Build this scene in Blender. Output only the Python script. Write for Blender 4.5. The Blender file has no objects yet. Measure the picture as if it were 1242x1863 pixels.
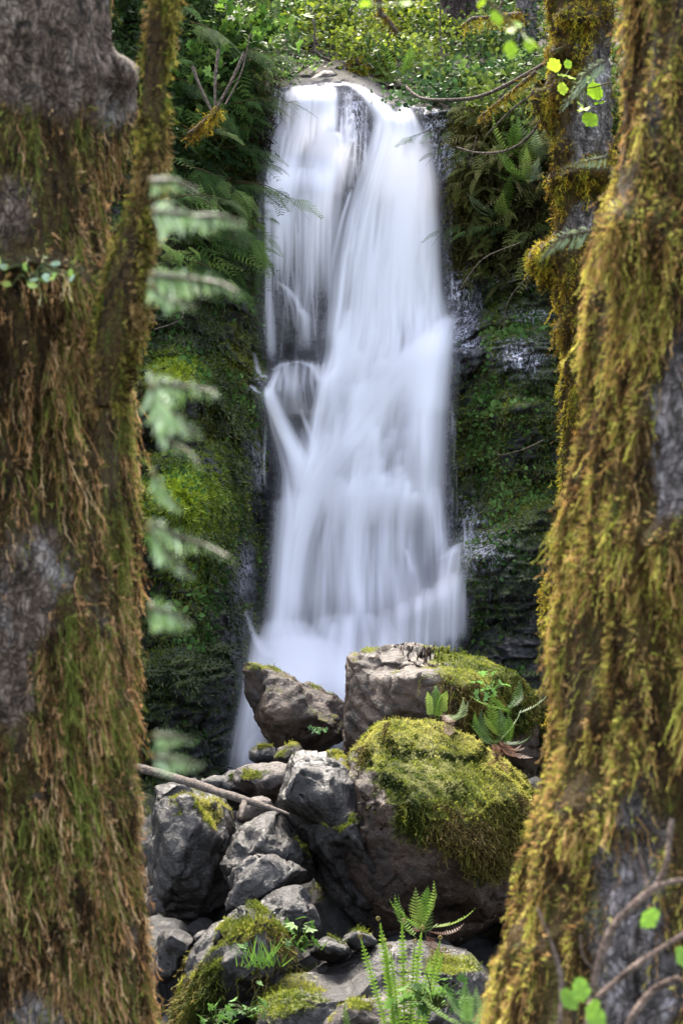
import bpy, bmesh, math, random
import numpy as np
from mathutils import Vector

rad = math.radians
SC = bpy.context.scene
COL = SC.collection

# ------------------------------------------------------------------ camera, world, sun, exposure
PITCH = rad(3.0)
LENS, SENS = 60.0, 36.0
K = 1863 * LENS / SENS            # focal length in photograph pixels
EYE = np.array([0.0, 0.0, 1.6])
cam_d = bpy.data.cameras.new('camera'); cam = bpy.data.objects.new('camera', cam_d); COL.objects.link(cam)
cam.location = EYE; cam.rotation_euler = (rad(90) + PITCH, 0, 0)
cam_d.lens = LENS; cam_d.sensor_fit = 'VERTICAL'; cam_d.sensor_height = SENS; cam_d.sensor_width = 24
cam_d.clip_start = 0.05; cam_d.clip_end = 400
cam_d.dof.use_dof = True; cam_d.dof.focus_distance = 12.5; cam_d.dof.aperture_fstop = 7.5
SC.camera = cam

SUN_EL, SUN_AZ = rad(58), rad(-14)       # azimuth measured from +Y (behind the fall) towards -X
w = bpy.data.worlds.new('World'); SC.world = w; w.use_nodes = True
nt = w.node_tree; bg = nt.nodes['Background']
sky = nt.nodes.new('ShaderNodeTexSky'); sky.sky_type = 'NISHITA'; sky.sun_disc = False
sky.sun_elevation = SUN_EL; sky.sun_rotation = SUN_AZ; sky.air_density = 1.0; sky.dust_density = 3.0; sky.ozone_density = 1.0
hs = nt.nodes.new('ShaderNodeHueSaturation'); hs.inputs['Saturation'].default_value = .55      # thin cloud: a whiter sky
nt.links.new(sky.outputs[0], hs.inputs['Color']); nt.links.new(hs.outputs[0], bg.inputs[0]); bg.inputs[1].default_value = 0.112
sun_d = bpy.data.lights.new('sun', 'SUN'); sun = bpy.data.objects.new('sun', sun_d); COL.objects.link(sun)
sun_d.energy = 2.1; sun_d.angle = rad(26); sun_d.color = (1.0, 0.91, 0.78)
sdir = Vector((math.sin(SUN_AZ) * math.cos(SUN_EL), math.cos(SUN_AZ) * math.cos(SUN_EL), math.sin(SUN_EL)))
sun.rotation_euler = sdir.to_track_quat('Z', 'Y').to_euler()
SC.view_settings.view_transform = 'Standard'; SC.view_settings.look = 'None'
SC.view_settings.exposure = 3.1; SC.view_settings.gamma = 1
SC.render.engine = 'CYCLES'
SC.cycles.transparent_max_bounces = 28; SC.cycles.max_bounces = 6
SC.cycles.diffuse_bounces = 3; SC.cycles.transmission_bounces = 4; SC.cycles.glossy_bounces = 2

def P(px, py, d):
    """point seen at photograph pixel (px, py), at depth d metres along +Y"""
    px, py, d = np.broadcast_arrays(np.asarray(px, float), np.asarray(py, float), np.asarray(d, float))
    x = (px - 621) / K; y = (931.5 - py) / K
    c, s = math.cos(PITCH), math.sin(PITCH)
    dy = c - y * s; dz = s + y * c
    t = d / dy
    return np.stack([x * t, dy * t, EYE[2] + dz * t], -1)

# ------------------------------------------------------------------ numpy noise
def _h(ix, iy, iz, seed):
    n = (ix.astype(np.int64) * 374761393 + iy.astype(np.int64) * 668265263 + iz.astype(np.int64) * 2147483647 + seed * 1274126177) & 0xffffffff
    n = ((n ^ (n >> 13)) * 1274126177) & 0xffffffff
    n = ((n ^ (n >> 16)) * 2246822519) & 0xffffffff
    return ((n ^ (n >> 15)) & 0xffffff) / float(0xffffff)
def vnoise(p, seed=0):
    f = np.floor(p); t = p - f; t = t * t * t * (t * (t * 6 - 15) + 10)
    ix, iy, iz = f[..., 0].astype(int), f[..., 1].astype(int), f[..., 2].astype(int)
    r = 0
    for a in (0, 1):
        for b in (0, 1):
            for c in (0, 1):
                wgt = (t[..., 0] if a else 1 - t[..., 0]) * (t[..., 1] if b else 1 - t[..., 1]) * (t[..., 2] if c else 1 - t[..., 2])
                r = r + wgt * _h(ix + a, iy + b, iz + c, seed)
    return r * 2 - 1
def fbm(p, oct=4, seed=0, gain=0.5):
    a, s, r = 1.0, 0, 0
    for o in range(oct):
        r = r + a * vnoise(p * (2.03 ** o) + 17.3 * o, seed + o); s += a; a *= gain
    return r / s
def ridged(p, oct=4, seed=0):
    a, s, r = 1.0, 0, 0
    for o in range(oct):
        r = r + a * (1 - 2 * np.abs(vnoise(p * (2.1 ** o) + 9.1 * o, seed + o))); s += a; a *= 0.5
    return r / s
def worley(p, seed=0):
    f = np.floor(p).astype(int); f1 = np.full(p.shape[:-1], 9.0); f2 = f1.copy(); cid = np.zeros(p.shape[:-1])
    for a in (-1, 0, 1):
        for b in (-1, 0, 1):
            for c in (-1, 0, 1):
                g = f + np.array([a, b, c])
                q = np.stack([_h(g[..., 0], g[..., 1], g[..., 2], seed + k) for k in (0, 1, 2)], -1) + g
                d = np.linalg.norm(p - q, axis=-1)
                m = d < f1
                f2 = np.where(m, f1, np.minimum(f2, d)); cid = np.where(m, _h(g[..., 0], g[..., 1], g[..., 2], seed + 9), cid); f1 = np.where(m, d, f1)
    return f1, f2, cid
def sm(x, a, b):
    t = np.clip((x - a) / (b - a), 0, 1); return t * t * (3 - 2 * t)
def interp(x, pts):
    pts = np.array(pts, float); return np.interp(x, pts[:, 0], pts[:, 1])
def nrm(v):
    return v / np.maximum(np.linalg.norm(v, axis=-1, keepdims=True), 1e-9)

# ------------------------------------------------------------------ objects
def setp(o, label=None, cat=None, group=None, kind=None):
    for k, v in (('label', label), ('category', cat), ('group', group), ('kind', kind)):
        if v: o[k] = v
    return o
def empty(name, loc, label=None, cat=None, group=None):
    o = bpy.data.objects.new(name, None); COL.objects.link(o); o.location = [float(a) for a in loc]; o.empty_display_size = 0.1
    return setp(o, label, cat, group)
def mesh(name, V, faces, mat, parent=None, col=None, attrs=None, smooth=True, origin=None):
    """faces: list of (N,k) index arrays. V in world coordinates; the object's origin goes to `origin`."""
    V = np.asarray(V, np.float64)
    if origin is None:
        origin = np.array(parent.location) if parent is not None else np.array([V[:, 0].mean(), V[:, 1].mean(), V[:, 2].min()])
    origin = np.asarray(origin, float)
    me = bpy.data.meshes.new(name)
    faces = [np.asarray(f) for f in faces if len(f)]
    me.vertices.add(len(V)); me.vertices.foreach_set('co', (V - origin).astype(np.float32).ravel())
    idx = np.concatenate([f.ravel() for f in faces]).astype(np.int32)
    sizes = np.concatenate([np.full(len(f), f.shape[1]) for f in faces]).astype(np.int32)
    starts = np.concatenate([[0], np.cumsum(sizes)[:-1]]).astype(np.int32)
    me.loops.add(len(idx)); me.loops.foreach_set('vertex_index', idx)
    me.polygons.add(len(sizes)); me.polygons.foreach_set('loop_start', starts)
    if smooth: me.polygons.foreach_set('use_smooth', np.ones(len(sizes), bool))
    me.update(calc_edges=True)
    if col is not None:
        a = me.attributes.new('col', 'FLOAT_COLOR', 'POINT')
        c = np.ones((len(V), 4), np.float32); c[:, :3] = np.clip(col, 0, 1); a.data.foreach_set('color', c.ravel())
    for k, v in (attrs or {}).items():
        v = np.asarray(v, np.float32)
        if v.ndim == 1:
            a = me.attributes.new(k, 'FLOAT', 'POINT'); a.data.foreach_set('value', v)
        else:
            a = me.attributes.new(k, 'FLOAT_VECTOR', 'POINT'); a.data.foreach_set('vector', v.ravel())
    me.materials.append(mat)
    o = bpy.data.objects.new(name, me); COL.objects.link(o)
    if parent is not None: o.parent = parent
    else: o.location = origin
    if parent is not None and parent.type == 'MESH':
        pass
    return o
def normals(V, faces):
    N = np.zeros_like(V)
    for f in faces:
        n = np.cross(V[f[:, 1]] - V[f[:, 0]], V[f[:, 2]] - V[f[:, 0]])
        if f.shape[1] == 4: n = n + np.cross(V[f[:, 2]] - V[f[:, 0]], V[f[:, 3]] - V[f[:, 0]])
        for k in range(f.shape[1]):
            for c in range(3): N[:, c] += np.bincount(f[:, k], n[:, c], len(V))
    return nrm(N)
def grid_faces(nu, nv, wrap=False):
    i = np.arange(nu - (0 if wrap else 1)); j = np.arange(nv - 1)
    I, J = np.meshgrid(i, j, indexing='ij'); I2 = (I + 1) % nu
    return np.stack([I * nv + J, I2 * nv + J, I2 * nv + J + 1, I * nv + J + 1], -1).reshape(-1, 4)
def sample_surface(V, faces, n, rng, weight=None):
    tri = np.concatenate([f if f.shape[1] == 3 else np.concatenate([f[:, [0, 1, 2]], f[:, [0, 2, 3]]]) for f in faces])
    A = np.linalg.norm(np.cross(V[tri[:, 1]] - V[tri[:, 0]], V[tri[:, 2]] - V[tri[:, 0]]), axis=1)
    if weight is not None: A = A * weight[tri].mean(1)
    t = rng.choice(len(tri), n, p=A / A.sum())
    a, b = rng.random(n), rng.random(n); m = a + b > 1; a[m] = 1 - a[m]; b[m] = 1 - b[m]
    return tri[t], np.stack([1 - a - b, a, b], 1)
def bary(X, tri, B):
    return (X[tri] * (B[..., None] if X.ndim > 1 else B)).sum(1)

# instanced templates merged into one mesh (a clump of moss, the leaves of one plant)
class Bag:
    def __init__(s): s.V = []; s.F = {3: [], 4: []}; s.C = []; s.n = 0
    def add(s, V, F, C):
        s.V.append(V); s.C.append(C)
        for f in F: s.F[f.shape[1]].append(f + s.n)
        s.n += len(V)
    def inst(s, tpl, pos, axis, scale, col, rng, side=None, shade=None):
        """template: verts with +Z along the growth direction, faces list, tint per vertex"""
        TV, TF, TT = tpl; n = len(pos)
        if not n: return
        axis = nrm(axis); r = rng.normal(size=(n, 3)) if side is None else side + rng.normal(size=(n, 3)) * .15
        x = nrm(r - (r * axis).sum(1, keepdims=True) * axis); y = np.cross(axis, x)
        scale = np.asarray(scale, float)
        if scale.ndim < 2: scale = np.broadcast_to(scale.reshape(-1, 1) if scale.ndim else scale, (n, 3))
        L = TV[None] * scale[:, None, :]
        V = pos[:, None] + L[..., 0:1] * x[:, None] + L[..., 1:2] * y[:, None] + L[..., 2:3] * axis[:, None]
        C = np.broadcast_to(np.asarray(col).reshape(-1, 1, 3), (n, len(TV), 3)) * TT[None, :, None]
        F = [(f[None] + (np.arange(n) * len(TV))[:, None, None]).reshape(-1, f.shape[1]) for f in TF]
        s.add(V.reshape(-1, 3), F, C.reshape(-1, 3))
    def build(s, name, mat, parent=None, **kw):
        if not s.n: return None
        return mesh(name, np.concatenate(s.V), [np.concatenate(f) for f in s.F.values() if f], mat, parent, np.concatenate(s.C), smooth=False, **kw)

def tpl_blade():
    V = np.array([[-.12, 0, 0], [.12, 0, 0], [.05, .1, 1.]]); return V, [np.array([[0, 1, 2]])], np.array([.6, .6, 1.15])
def tpl_leaf(w=.32, fold=.12, droop=.15):
    V = np.array([[0, 0, 0], [-w * .8, fold, .35], [0, 0, .38], [w * .8, fold, .35], [-w * .7, fold - droop * .3, .7], [0, -droop * .3, .72], [w * .7, fold - droop * .3, .7], [0, -droop, 1.]])
    return V, [np.array([[0, 2, 1, 1], ])[:, :3], np.array([[0, 3, 2]]), np.array([[1, 2, 5, 4], [2, 3, 6, 5]]), np.array([[4, 5, 7], [5, 6, 7]])], np.array([.8, 1, .85, 1, 1.05, .9, 1.05, 1.1])
def tpl_palm(n=5, seed=1):      # lobed maple-like leaf
    r = np.random.default_rng(seed); V = [[0, 0, 0]]; F = []
    for k in range(n):
        a = (k - (n - 1) / 2) * rad(42); L = 1 - .12 * abs(k - (n - 1) / 2)
        t = np.array([math.sin(a), 0, math.cos(a)]); s_ = np.array([math.cos(a), 0, -math.sin(a)])
        b = len(V); V += [list(t * .5 * L - s_ * .2), list(t * .5 * L + s_ * .2), list(t * L + np.array([0, -.12, 0]))]
        F += [[0, b, b + 2], [0, b + 2, b + 1]]
    V = np.array(V); return V, [np.array(F)], np.concatenate([[.85], np.tile([1, 1, 1.1], n)])
def tpl_strand(seed, seg=7, nb=13, wid=.045, wig=.09, bl=.15):
    r = np.random.default_rng(seed)
    c = np.cumsum(r.normal(size=(seg + 1, 2)) * wig, 0); c -= c[0]
    z = np.linspace(0, 1, seg + 1); V = []; F = []; T = []
    for i in range(seg + 1):
        a = i * .9 + seed; ww = wid * (1 - .75 * z[i])
        V += [[c[i, 0] - ww * math.cos(a), c[i, 1] - ww * math.sin(a), z[i]], [c[i, 0] + ww * math.cos(a), c[i, 1] + ww * math.sin(a), z[i]]]; T += [.55 + .55 * z[i]] * 2
        if i: b = 2 * i; F.append([b - 2, b - 1, b + 1, b])
    for k in range(nb):
        t = r.uniform(.05, .98); i = min(int(t * seg), seg - 1); f = t * seg - i
        p = np.array([*(c[i] * (1 - f) + c[i + 1] * f), t]); a = r.uniform(0, 6.28)
        d = np.array([math.cos(a), math.sin(a), r.uniform(-.2, 1.0)]) * bl * r.uniform(.5, 1.2)
        s_ = np.array([-math.sin(a), math.cos(a), r.uniform(-.5, .5)]) * wid * .45
        b = len(V); V += [list(p - s_), list(p + s_), list(p + d + s_ * .4), list(p + d - s_ * .4)]; F.append([b, b + 1, b + 2, b + 3]); T += [.7 + .3 * t, .7 + .3 * t, 1.15, 1.15]
    return np.array(V), [np.array(F)], np.array(T)
def tpl_sprig(seed):            # short feathery moss sprig
    return tpl_strand(seed, seg=3, nb=9, wid=.07, wig=.1, bl=.34)
def tpl_frond(seed, pairs=15, droop=.5, wid=.15, lw=.02, jag=.0, taper=1.0):
    """sword-fern frond growing along +Z, arching towards -Y, leaflets in X"""
    r = np.random.default_rng(seed); V = []; F3 = []; F4 = []; T = []
    n = pairs + 3; ts = np.linspace(0, 1, n); ang = droop * ts ** 1.4 * 1.6
    pz = np.concatenate([[0], np.cumsum(np.cos(ang[1:]))]) / n; py = -np.concatenate([[0], np.cumsum(np.sin(ang[1:]))]) / n
    for i in range(n):
        V += [[-.006, py[i], pz[i]], [.006, py[i], pz[i]]]; T += [.7, .7]
        if i: b = 2 * i; F4.append([b - 2, b - 1, b + 1, b])
    for i in range(2, n):
        t = ts[i]; L = wid * min(1, (1 - t) * 2.6 * taper + .08) * min(1, .55 + t * 3) * r.uniform(.9, 1.08)
        for sgn in (-1, 1):
            o = np.array([0, py[i], pz[i]]); fw = np.array([0, -math.sin(ang[i]), math.cos(ang[i])]); up = np.array([0, math.cos(ang[i]), math.sin(ang[i])])
            d = np.array([sgn, 0, 0]) * L + fw * L * .35 - up * L * (.22 + r.uniform(-.08, .12))
            h = fw * lw * .8; b = len(V)
            V += [list(o - h), list(o + h), list(o + d * .55 + h * 1.1), list(o + d * .55 - h * .9), list(o + d)]
            F4.append([b, b + 1, b + 2, b + 3]); F3.append([b + 3, b + 2, b + 4]); T += [.75, .85, 1, 1, 1.15]
    return np.array(V), [np.array(F4), np.array(F3)], np.array(T)
def tpl_spray(seed, n=13, wid=.42):
    """flat conifer spray: axis with side twigs carrying short needles"""
    r = np.random.default_rng(seed); V = []; F = []; T = []
    def seg(p, q, w0, w1, up, t0, t1):
        s_ = np.cross(q - p, up); s_ = s_ / (np.linalg.norm(s_) + 1e-9); b = len(V)
        V.extend([list(p - s_ * w0), list(p + s_ * w0), list(q + s_ * w1), list(q - s_ * w1)]); F.append([b, b + 1, b + 2, b + 3]); T.extend([t0, t0, t1, t1])
    up = np.array([0, 1., 0]); cur = lambda t: np.array([.05 * math.sin(3 * t + seed), -.22 * t * t, t])
    for i in range(n):
        seg(cur(i / n), cur((i + 1) / n), .006, .005, up, .5, .5)
    for i in range(1, n + 1):
        t = i / n
        for sg in (-1, 1):
            L = wid * (1 - t * .82) * min(1, .5 + 2 * t) * r.uniform(.75, 1.1); o = cur(t * .97); m = max(3, int(L * 26))
            d = np.array([sg * .86, -.18, .5]); tip = o + d * L
            seg(o, tip, .004, .002, up, .6, .8)
            for k in range(m):
                q = o + (tip - o) * ((k + .6) / m); nl = .06 * (1 - .45 * k / m)
                for s2 in (-1, 1):
                    e = q + np.array([s2 * .35 * sg * -1 if s2 < 0 else .75 * sg, -.08, .55 if s2 > 0 else .9]) * nl
                    seg(q, e, .008, .006, up, .85, 1.15)
    return np.array(V), [np.array(F)], np.array(T)
def tpl_bigleaf():
    a = np.linspace(-2.75, 2.75, 25); rr = .5 * (1 + .09 * np.cos(a * 9)) * (1 - .12 * np.abs(np.sin(a * 2.5))); z = .5 + rr * np.cos(a) * 1.0; x = rr * np.sin(a) * .8
    V = [[0, .0, 0], [0, -.03, .5]] + [[x[i], .10 * abs(x[i]) + .05 * math.sin(a[i] * 5), z[i]] for i in range(25)]
    F = [[1, 2 + i, 3 + i] for i in range(24)] + [[1, 26, 0], [1, 0, 2]]
    return np.array(V), [np.array(F)], np.concatenate([[.7, .75], 1 + .1 * np.cos(a * 9)])
BIG = tpl_bigleaf()
STR = [tpl_strand(s) for s in range(7)]; SPR = [tpl_sprig(s) for s in range(5)]
BLADE = tpl_blade(); LEAF = tpl_leaf(); ROUND = tpl_leaf(.5, .05, .08); MAPLE = tpl_palm()
FROND = [tpl_frond(s, droop=.35 + .16 * s) for s in range(5)]
SPRAY = [tpl_spray(s) for s in range(4)]

# ------------------------------------------------------------------ materials
def newmat(name):
    m = bpy.data.materials.new(name); m.use_nodes = True; nt = m.node_tree
    for n in list(nt.nodes): nt.nodes.remove(n)
    return m, nt, nt.nodes.new('ShaderNodeOutputMaterial')
class NT:
    def __init__(s, nt): s.nt = nt
    def n(s, t, **kw):
        nd = s.nt.nodes.new(t)
        for k, v in kw.items():
            if k.startswith('i_'): nd.inputs[int(k[2:])].default_value = v
            else: setattr(nd, k, v)
        return nd
    def l(s, a, b): s.nt.links.new(a, b)
    def noise(s, vec, scale, detail=5, rough=.55, dist=0):
        nd = s.n('ShaderNodeTexNoise'); nd.inputs['Scale'].default_value = scale; nd.inputs['Detail'].default_value = detail
        nd.inputs['Roughness'].default_value = rough; nd.inputs['Distortion'].default_value = dist
        if vec is not None: s.l(vec, nd.inputs['Vector'])
        return nd.outputs[0]
    def ramp(s, fac, stops):
        nd = s.n('ShaderNodeValToRGB'); e = nd.color_ramp.elements
        while len(e) < len(stops): e.new(.5)
        for el, (p, c) in zip(e, stops): el.position = p; el.color = (*c, 1) if len(c) == 3 else c
        s.l(fac, nd.inputs[0]); return nd.outputs[0]
    def mix(s, fac, a, b, mode='MIX'):
        nd = s.n('ShaderNodeMix', data_type='RGBA', blend_type=mode)
        for i, v in ((0, fac), (6, a), (7, b)):
            if hasattr(v, 'links'): s.l(v, nd.inputs[i])
            else: nd.inputs[i].default_value = v if i == 0 else (*v, 1)
        return nd.outputs[2]
    def math(s, op, a, b=0, c=None, clamp=False):
        nd = s.n('ShaderNodeMath', operation=op, use_clamp=clamp)
        for i, v in enumerate((a, b) if c is None else (a, b, c)):
            if hasattr(v, 'links'): s.l(v, nd.inputs[i])
            else: nd.inputs[i].default_value = v
        return nd.outputs[0]
    def attr(s, name, out='Fac'):
        return s.n('ShaderNodeAttribute', attribute_name=name).outputs[out]
    def bump(s, h, strength, dist, nrm_=None):
        nd = s.n('ShaderNodeBump'); nd.inputs['Strength'].default_value = strength; nd.inputs['Distance'].default_value = dist
        s.l(h, nd.inputs['Height'])
        if nrm_ is not None: s.l(nrm_, nd.inputs['Normal'])
        return nd.outputs[0]
def pos_vec(t): return t.n('ShaderNodeNewGeometry').outputs['Position']

def mat_foliage(name, rough=.5, transl=.35, spec=.4, var=.35, vscale=9):
    m, nt, out = newmat(name); t = NT(nt); c = t.attr('col', 'Color'); p = pos_vec(t)
    nz = t.noise(p, vscale, 3); f = t.math('MULTIPLY_ADD', nz, 2 * var, 1 - var)
    c2 = t.mix(1.0, c, t.n('ShaderNodeCombineColor').outputs[0], 'MULTIPLY')
    cc = nt.nodes[-1] if False else None
    comb = [n for n in nt.nodes if n.bl_idname == 'ShaderNodeCombineColor'][0]
    for i in range(3): t.l(f, comb.inputs[i])
    b = t.n('ShaderNodeBsdfPrincipled'); b.inputs['Roughness'].default_value = rough; b.inputs['Specular IOR Level'].default_value = spec
    t.l(c2, b.inputs['Base Color'])
    tr = t.n('ShaderNodeBsdfTranslucent'); t.l(c2, tr.inputs[0])
    mx = t.n('ShaderNodeMixShader'); mx.inputs[0].default_value = transl
    t.l(b.outputs[0], mx.inputs[1]); t.l(tr.outputs[0], mx.inputs[2]); t.l(mx.outputs[0], out.inputs[0]); return m
M_LEAF = mat_foliage('leaf', .55, .38, .18)
M_NEEDLE = mat_foliage('conifer_needles', .8, .3, .05)
M_MOSS = mat_foliage('moss_fibre', .85, .3, .15, .3, 14)
M_SPRAY = mat_foliage('pale_needle', .45, .45, .5, .15)
M_WET = mat_foliage('wet_moss', .5, .2, .4, .45, 4)

def mat_rock(name, c1, c2, c3, rough=(.35, .75), mossc=((.03, .05, .006), (.17, .17, .02)), scale=1.0, film_glint=False):
    m, nt, out = newmat(name); t = NT(nt); p = pos_vec(t)
    n1 = t.noise(p, 2.2 * scale, 6, .6, .6); n2 = t.noise(p, 14 * scale, 8, .7, .3); n3 = t.noise(p, 70 * scale, 5, .7)
    n5 = t.noise(p, 5.5 * scale, 8, .72, .5)
    base = t.ramp(t.math('MULTIPLY_ADD', n5, .6, t.math('MULTIPLY', n1, .45)), [(.4, c1), (.52, c2), (.64, c3)])
    base = t.mix(t.math('MULTIPLY_ADD', n2, 1.6, -.45, clamp=True), t.mix(1, base, (.28, .25, .23), 'MULTIPLY'), base)
    sp = t.ramp(n3, [(.35, (.6, .6, .6)), (.55, (1, 1, 1)), (.72, (1.5, 1.45, 1.4))]); base = t.mix(1, base, sp, 'MULTIPLY')
    vo = t.n('ShaderNodeTexVoronoi', feature='DISTANCE_TO_EDGE'); vo.inputs['Scale'].default_value = 3.2 * scale
    wv = t.n('ShaderNodeVectorMath', operation='ADD'); t.l(p, wv.inputs[0]); nz = t.n('ShaderNodeTexNoise'); nz.inputs['Scale'].default_value = 3; t.l(p, nz.inputs['Vector']); t.l(nz.outputs[1], wv.inputs[1])
    t.l(wv.outputs[0], vo.inputs['Vector'])
    crack = t.ramp(vo.outputs[0], [(0, (.25, .25, .25)), (.012, (.6, .6, .6)), (.03, (1, 1, 1))]); base = t.mix(.8, base, crack, 'MULTIPLY')
    liq = t.noise(p, 5.5, 6, .7); lich = t.ramp(liq, [(.63, (0, 0, 0)), (.69, (1, 1, 1))]); base = t.mix(t.math('MULTIPLY', lich, .14), base, (.2, .18, .15))
    ms = t.attr('moss'); mn = t.noise(p, 24, 6, .75)
    mf = t.math('MULTIPLY_ADD', t.math('SUBTRACT', t.math('ADD', ms, t.math('MULTIPLY_ADD', mn, .9, -.45)), .5), 5, .5, clamp=True)
    mcol = t.ramp(t.noise(p, 6, 6, .7), [(.35, mossc[0]), (.65, mossc[1])])
    mcol = t.mix(t.noise(p, 60, 3), t.mix(1, mcol, (.4, .4, .4), 'MULTIPLY'), mcol)
    colr = t.mix(mf, base, mcol)
    b = t.n('ShaderNodeBsdfPrincipled')
    rg = t.math('MULTIPLY_ADD', n2, rough[1] - rough[0], rough[0]); rg = t.math('ADD', rg, t.math('MULTIPLY', mf, .4), clamp=True)
    t.l(rg, b.inputs['Roughness']); b.inputs['Specular IOR Level'].default_value = .45
    if film_glint:
        fl = t.attr('film_glint'); ws = t.n('ShaderNodeMapping'); ws.inputs['Scale'].default_value = (16, 16, 5); t.l(p, ws.inputs[0])
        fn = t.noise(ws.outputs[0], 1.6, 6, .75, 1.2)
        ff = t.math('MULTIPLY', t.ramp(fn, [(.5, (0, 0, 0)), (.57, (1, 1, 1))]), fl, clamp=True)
        colr = t.mix(ff, colr, (.8, .8, .95))  # glints of the water film, with its white trickles, painted into the rock colour
    t.l(colr, b.inputs['Base Color'])
    h = t.math('MULTIPLY_ADD', n1, .9, t.math('MULTIPLY', n2, .5)); h = t.math('MULTIPLY_ADD', n3, .16, h); h = t.math('MULTIPLY_ADD', t.math('MULTIPLY', mn, mf), .35, h)
    nb = t.bump(h, .9, .06); t.l(nb, b.inputs['Normal'])
    t.l(b.outputs[0], out.inputs[0]); return m
M_GREY = mat_rock('grey_rock', (.008, .005, .0035), (.027, .022, .020), (.054, .048, .049), (.18, .48))
M_BROWN = mat_rock('brown_rock', (.012, .006, .003), (.052, .025, .012), (.12, .072, .044))
M_TAN = mat_rock('tan_rock', (.03, .02, .015), (.1, .072, .058), (.18, .14, .115))
M_CLIFF = mat_rock('wet_cliff_rock', (.006, .006, .007), (.016, .016, .018), (.035, .034, .04), (.22, .6), ((.008, .016, .002), (.045, .065, .004)), .8, film_glint=True)
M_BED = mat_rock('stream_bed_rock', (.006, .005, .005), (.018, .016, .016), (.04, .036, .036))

def mat_bark(name, c1, c2, c3, lichen=.3, vs=(9, 9, 1.4), con=1.0):
    m, nt, out = newmat(name); t = NT(nt); p = pos_vec(t)
    mp = t.n('ShaderNodeMapping'); mp.inputs['Scale'].default_value = vs; t.l(p, mp.inputs[0])
    n1 = t.noise(mp.outputs[0], 2.5, 7, .65, .8); n2 = t.noise(p, 38, 6, .7); n4 = t.noise(p, 3.5, 6, .65, .4)
    base = t.ramp(n1, [(.3, c1), (.52, c2), (.72, c3)])
    base = t.mix(con, base, t.ramp(n2, [(.36, (.25, .25, .25)), (.5, (.85, .85, .85)), (.66, (1.7, 1.7, 1.75))]), 'MULTIPLY')
    lf = t.ramp(n4, [(.56, (0, 0, 0)), (.66, (1, 1, 1))]); base = t.mix(t.math('MULTIPLY', lf, lichen), base, (.5, .48, .48))
    vo = t.n('ShaderNodeTexVoronoi', feature='DISTANCE_TO_EDGE'); vo.inputs['Scale'].default_value = 4.6; wv = t.n('ShaderNodeVectorMath', operation='MULTIPLY_ADD')
    nz = t.n('ShaderNodeTexNoise'); nz.inputs['Scale'].default_value = 9; nz.inputs['Detail'].default_value = 5; t.l(p, nz.inputs['Vector']); t.l(nz.outputs[1], wv.inputs[0]); wv.inputs[1].default_value = (2.2, 2.2, 2.2); t.l(mp.outputs[0], wv.inputs[2]); t.l(wv.outputs[0], vo.inputs['Vector'])
    cr = t.ramp(vo.outputs[0], [(0, (.3, .27, .25)), (.06, (.7, .68, .66)), (.16, (1, 1, 1))]); base = t.mix(.6 * con, base, cr, 'MULTIPLY')
    ms = t.attr('moss'); mcol = t.ramp(t.noise(mp.outputs[0], 4, 5, .7), [(.35, (.012, .008, .003)), (.5, (.06, .035, .01)), (.66, (.06, .07, .01))])
    mf = t.math('MULTIPLY_ADD', t.math('SUBTRACT', t.math('ADD', ms, t.math('MULTIPLY_ADD', n2, .8, -.4)), .5), 4, .5, clamp=True)
    b = t.n('ShaderNodeBsdfPrincipled'); t.l(t.mix(mf, base, mcol), b.inputs['Base Color']); b.inputs['Roughness'].default_value = .85; b.inputs['Specular IOR Level'].default_value = .2
    h = t.math('MULTIPLY_ADD', n1, .8, t.math('MULTIPLY', n2, .35)); h = t.math('MULTIPLY_ADD', cr, .5, h); t.l(t.bump(h, 1, .022), b.inputs['Normal'])
    t.l(b.outputs[0], out.inputs[0]); return m
M_BARK = mat_bark('mossy_bark', (.045, .03, .022), (.15, .11, .085), (.27, .22, .185), .45, (13, 13, 3.5))
M_BARK2 = mat_bark('grey_bark', (.022, .017, .014), (.14, .12, .115), (.3, .27, .275), .6, (8, 8, 2.5))
M_CEDAR = mat_bark('cedar_bark', (.02, .013, .012), (.07, .048, .043), (.14, .1, .09), .1, (22, 22, .8))
M_TWIG = mat_bark('twig_bark', (.06, .045, .035), (.16, .12, .095), (.28, .22, .19), .1, (20, 20, 20))
M_PALE = mat_bark('pale_twig', (.12, .08, .065), (.24, .17, .135), (.36, .27, .22), .1, (20, 20, 20), .4)
M_LOG = mat_bark('weathered_wood', (.05, .04, .033), (.16, .13, .11), (.3, .26, .23), .0, (6, 30, 30), .35)

def mat_water():
    m, nt, out = newmat('falling_water'); t = NT(nt); f = t.attr('alpha')
    df = t.n('ShaderNodeBsdfDiffuse'); df.inputs[0].default_value = (.91, .9, .99, 1)
    tl = t.n('ShaderNodeBsdfTranslucent'); tl.inputs[0].default_value = (.9, .89, 1.0, 1)
    m1 = t.n('ShaderNodeMixShader'); m1.inputs[0].default_value = .4; t.l(df.outputs[0], m1.inputs[1]); t.l(tl.outputs[0], m1.inputs[2])
    tp = t.n('ShaderNodeBsdfTransparent'); mx = t.n('ShaderNodeMixShader'); t.l(f, mx.inputs[0]); t.l(tp.outputs[0], mx.inputs[1]); t.l(m1.outputs[0], mx.inputs[2])
    t.l(mx.outputs[0], out.inputs[0]); return m
M_WATER = mat_water()

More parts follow.
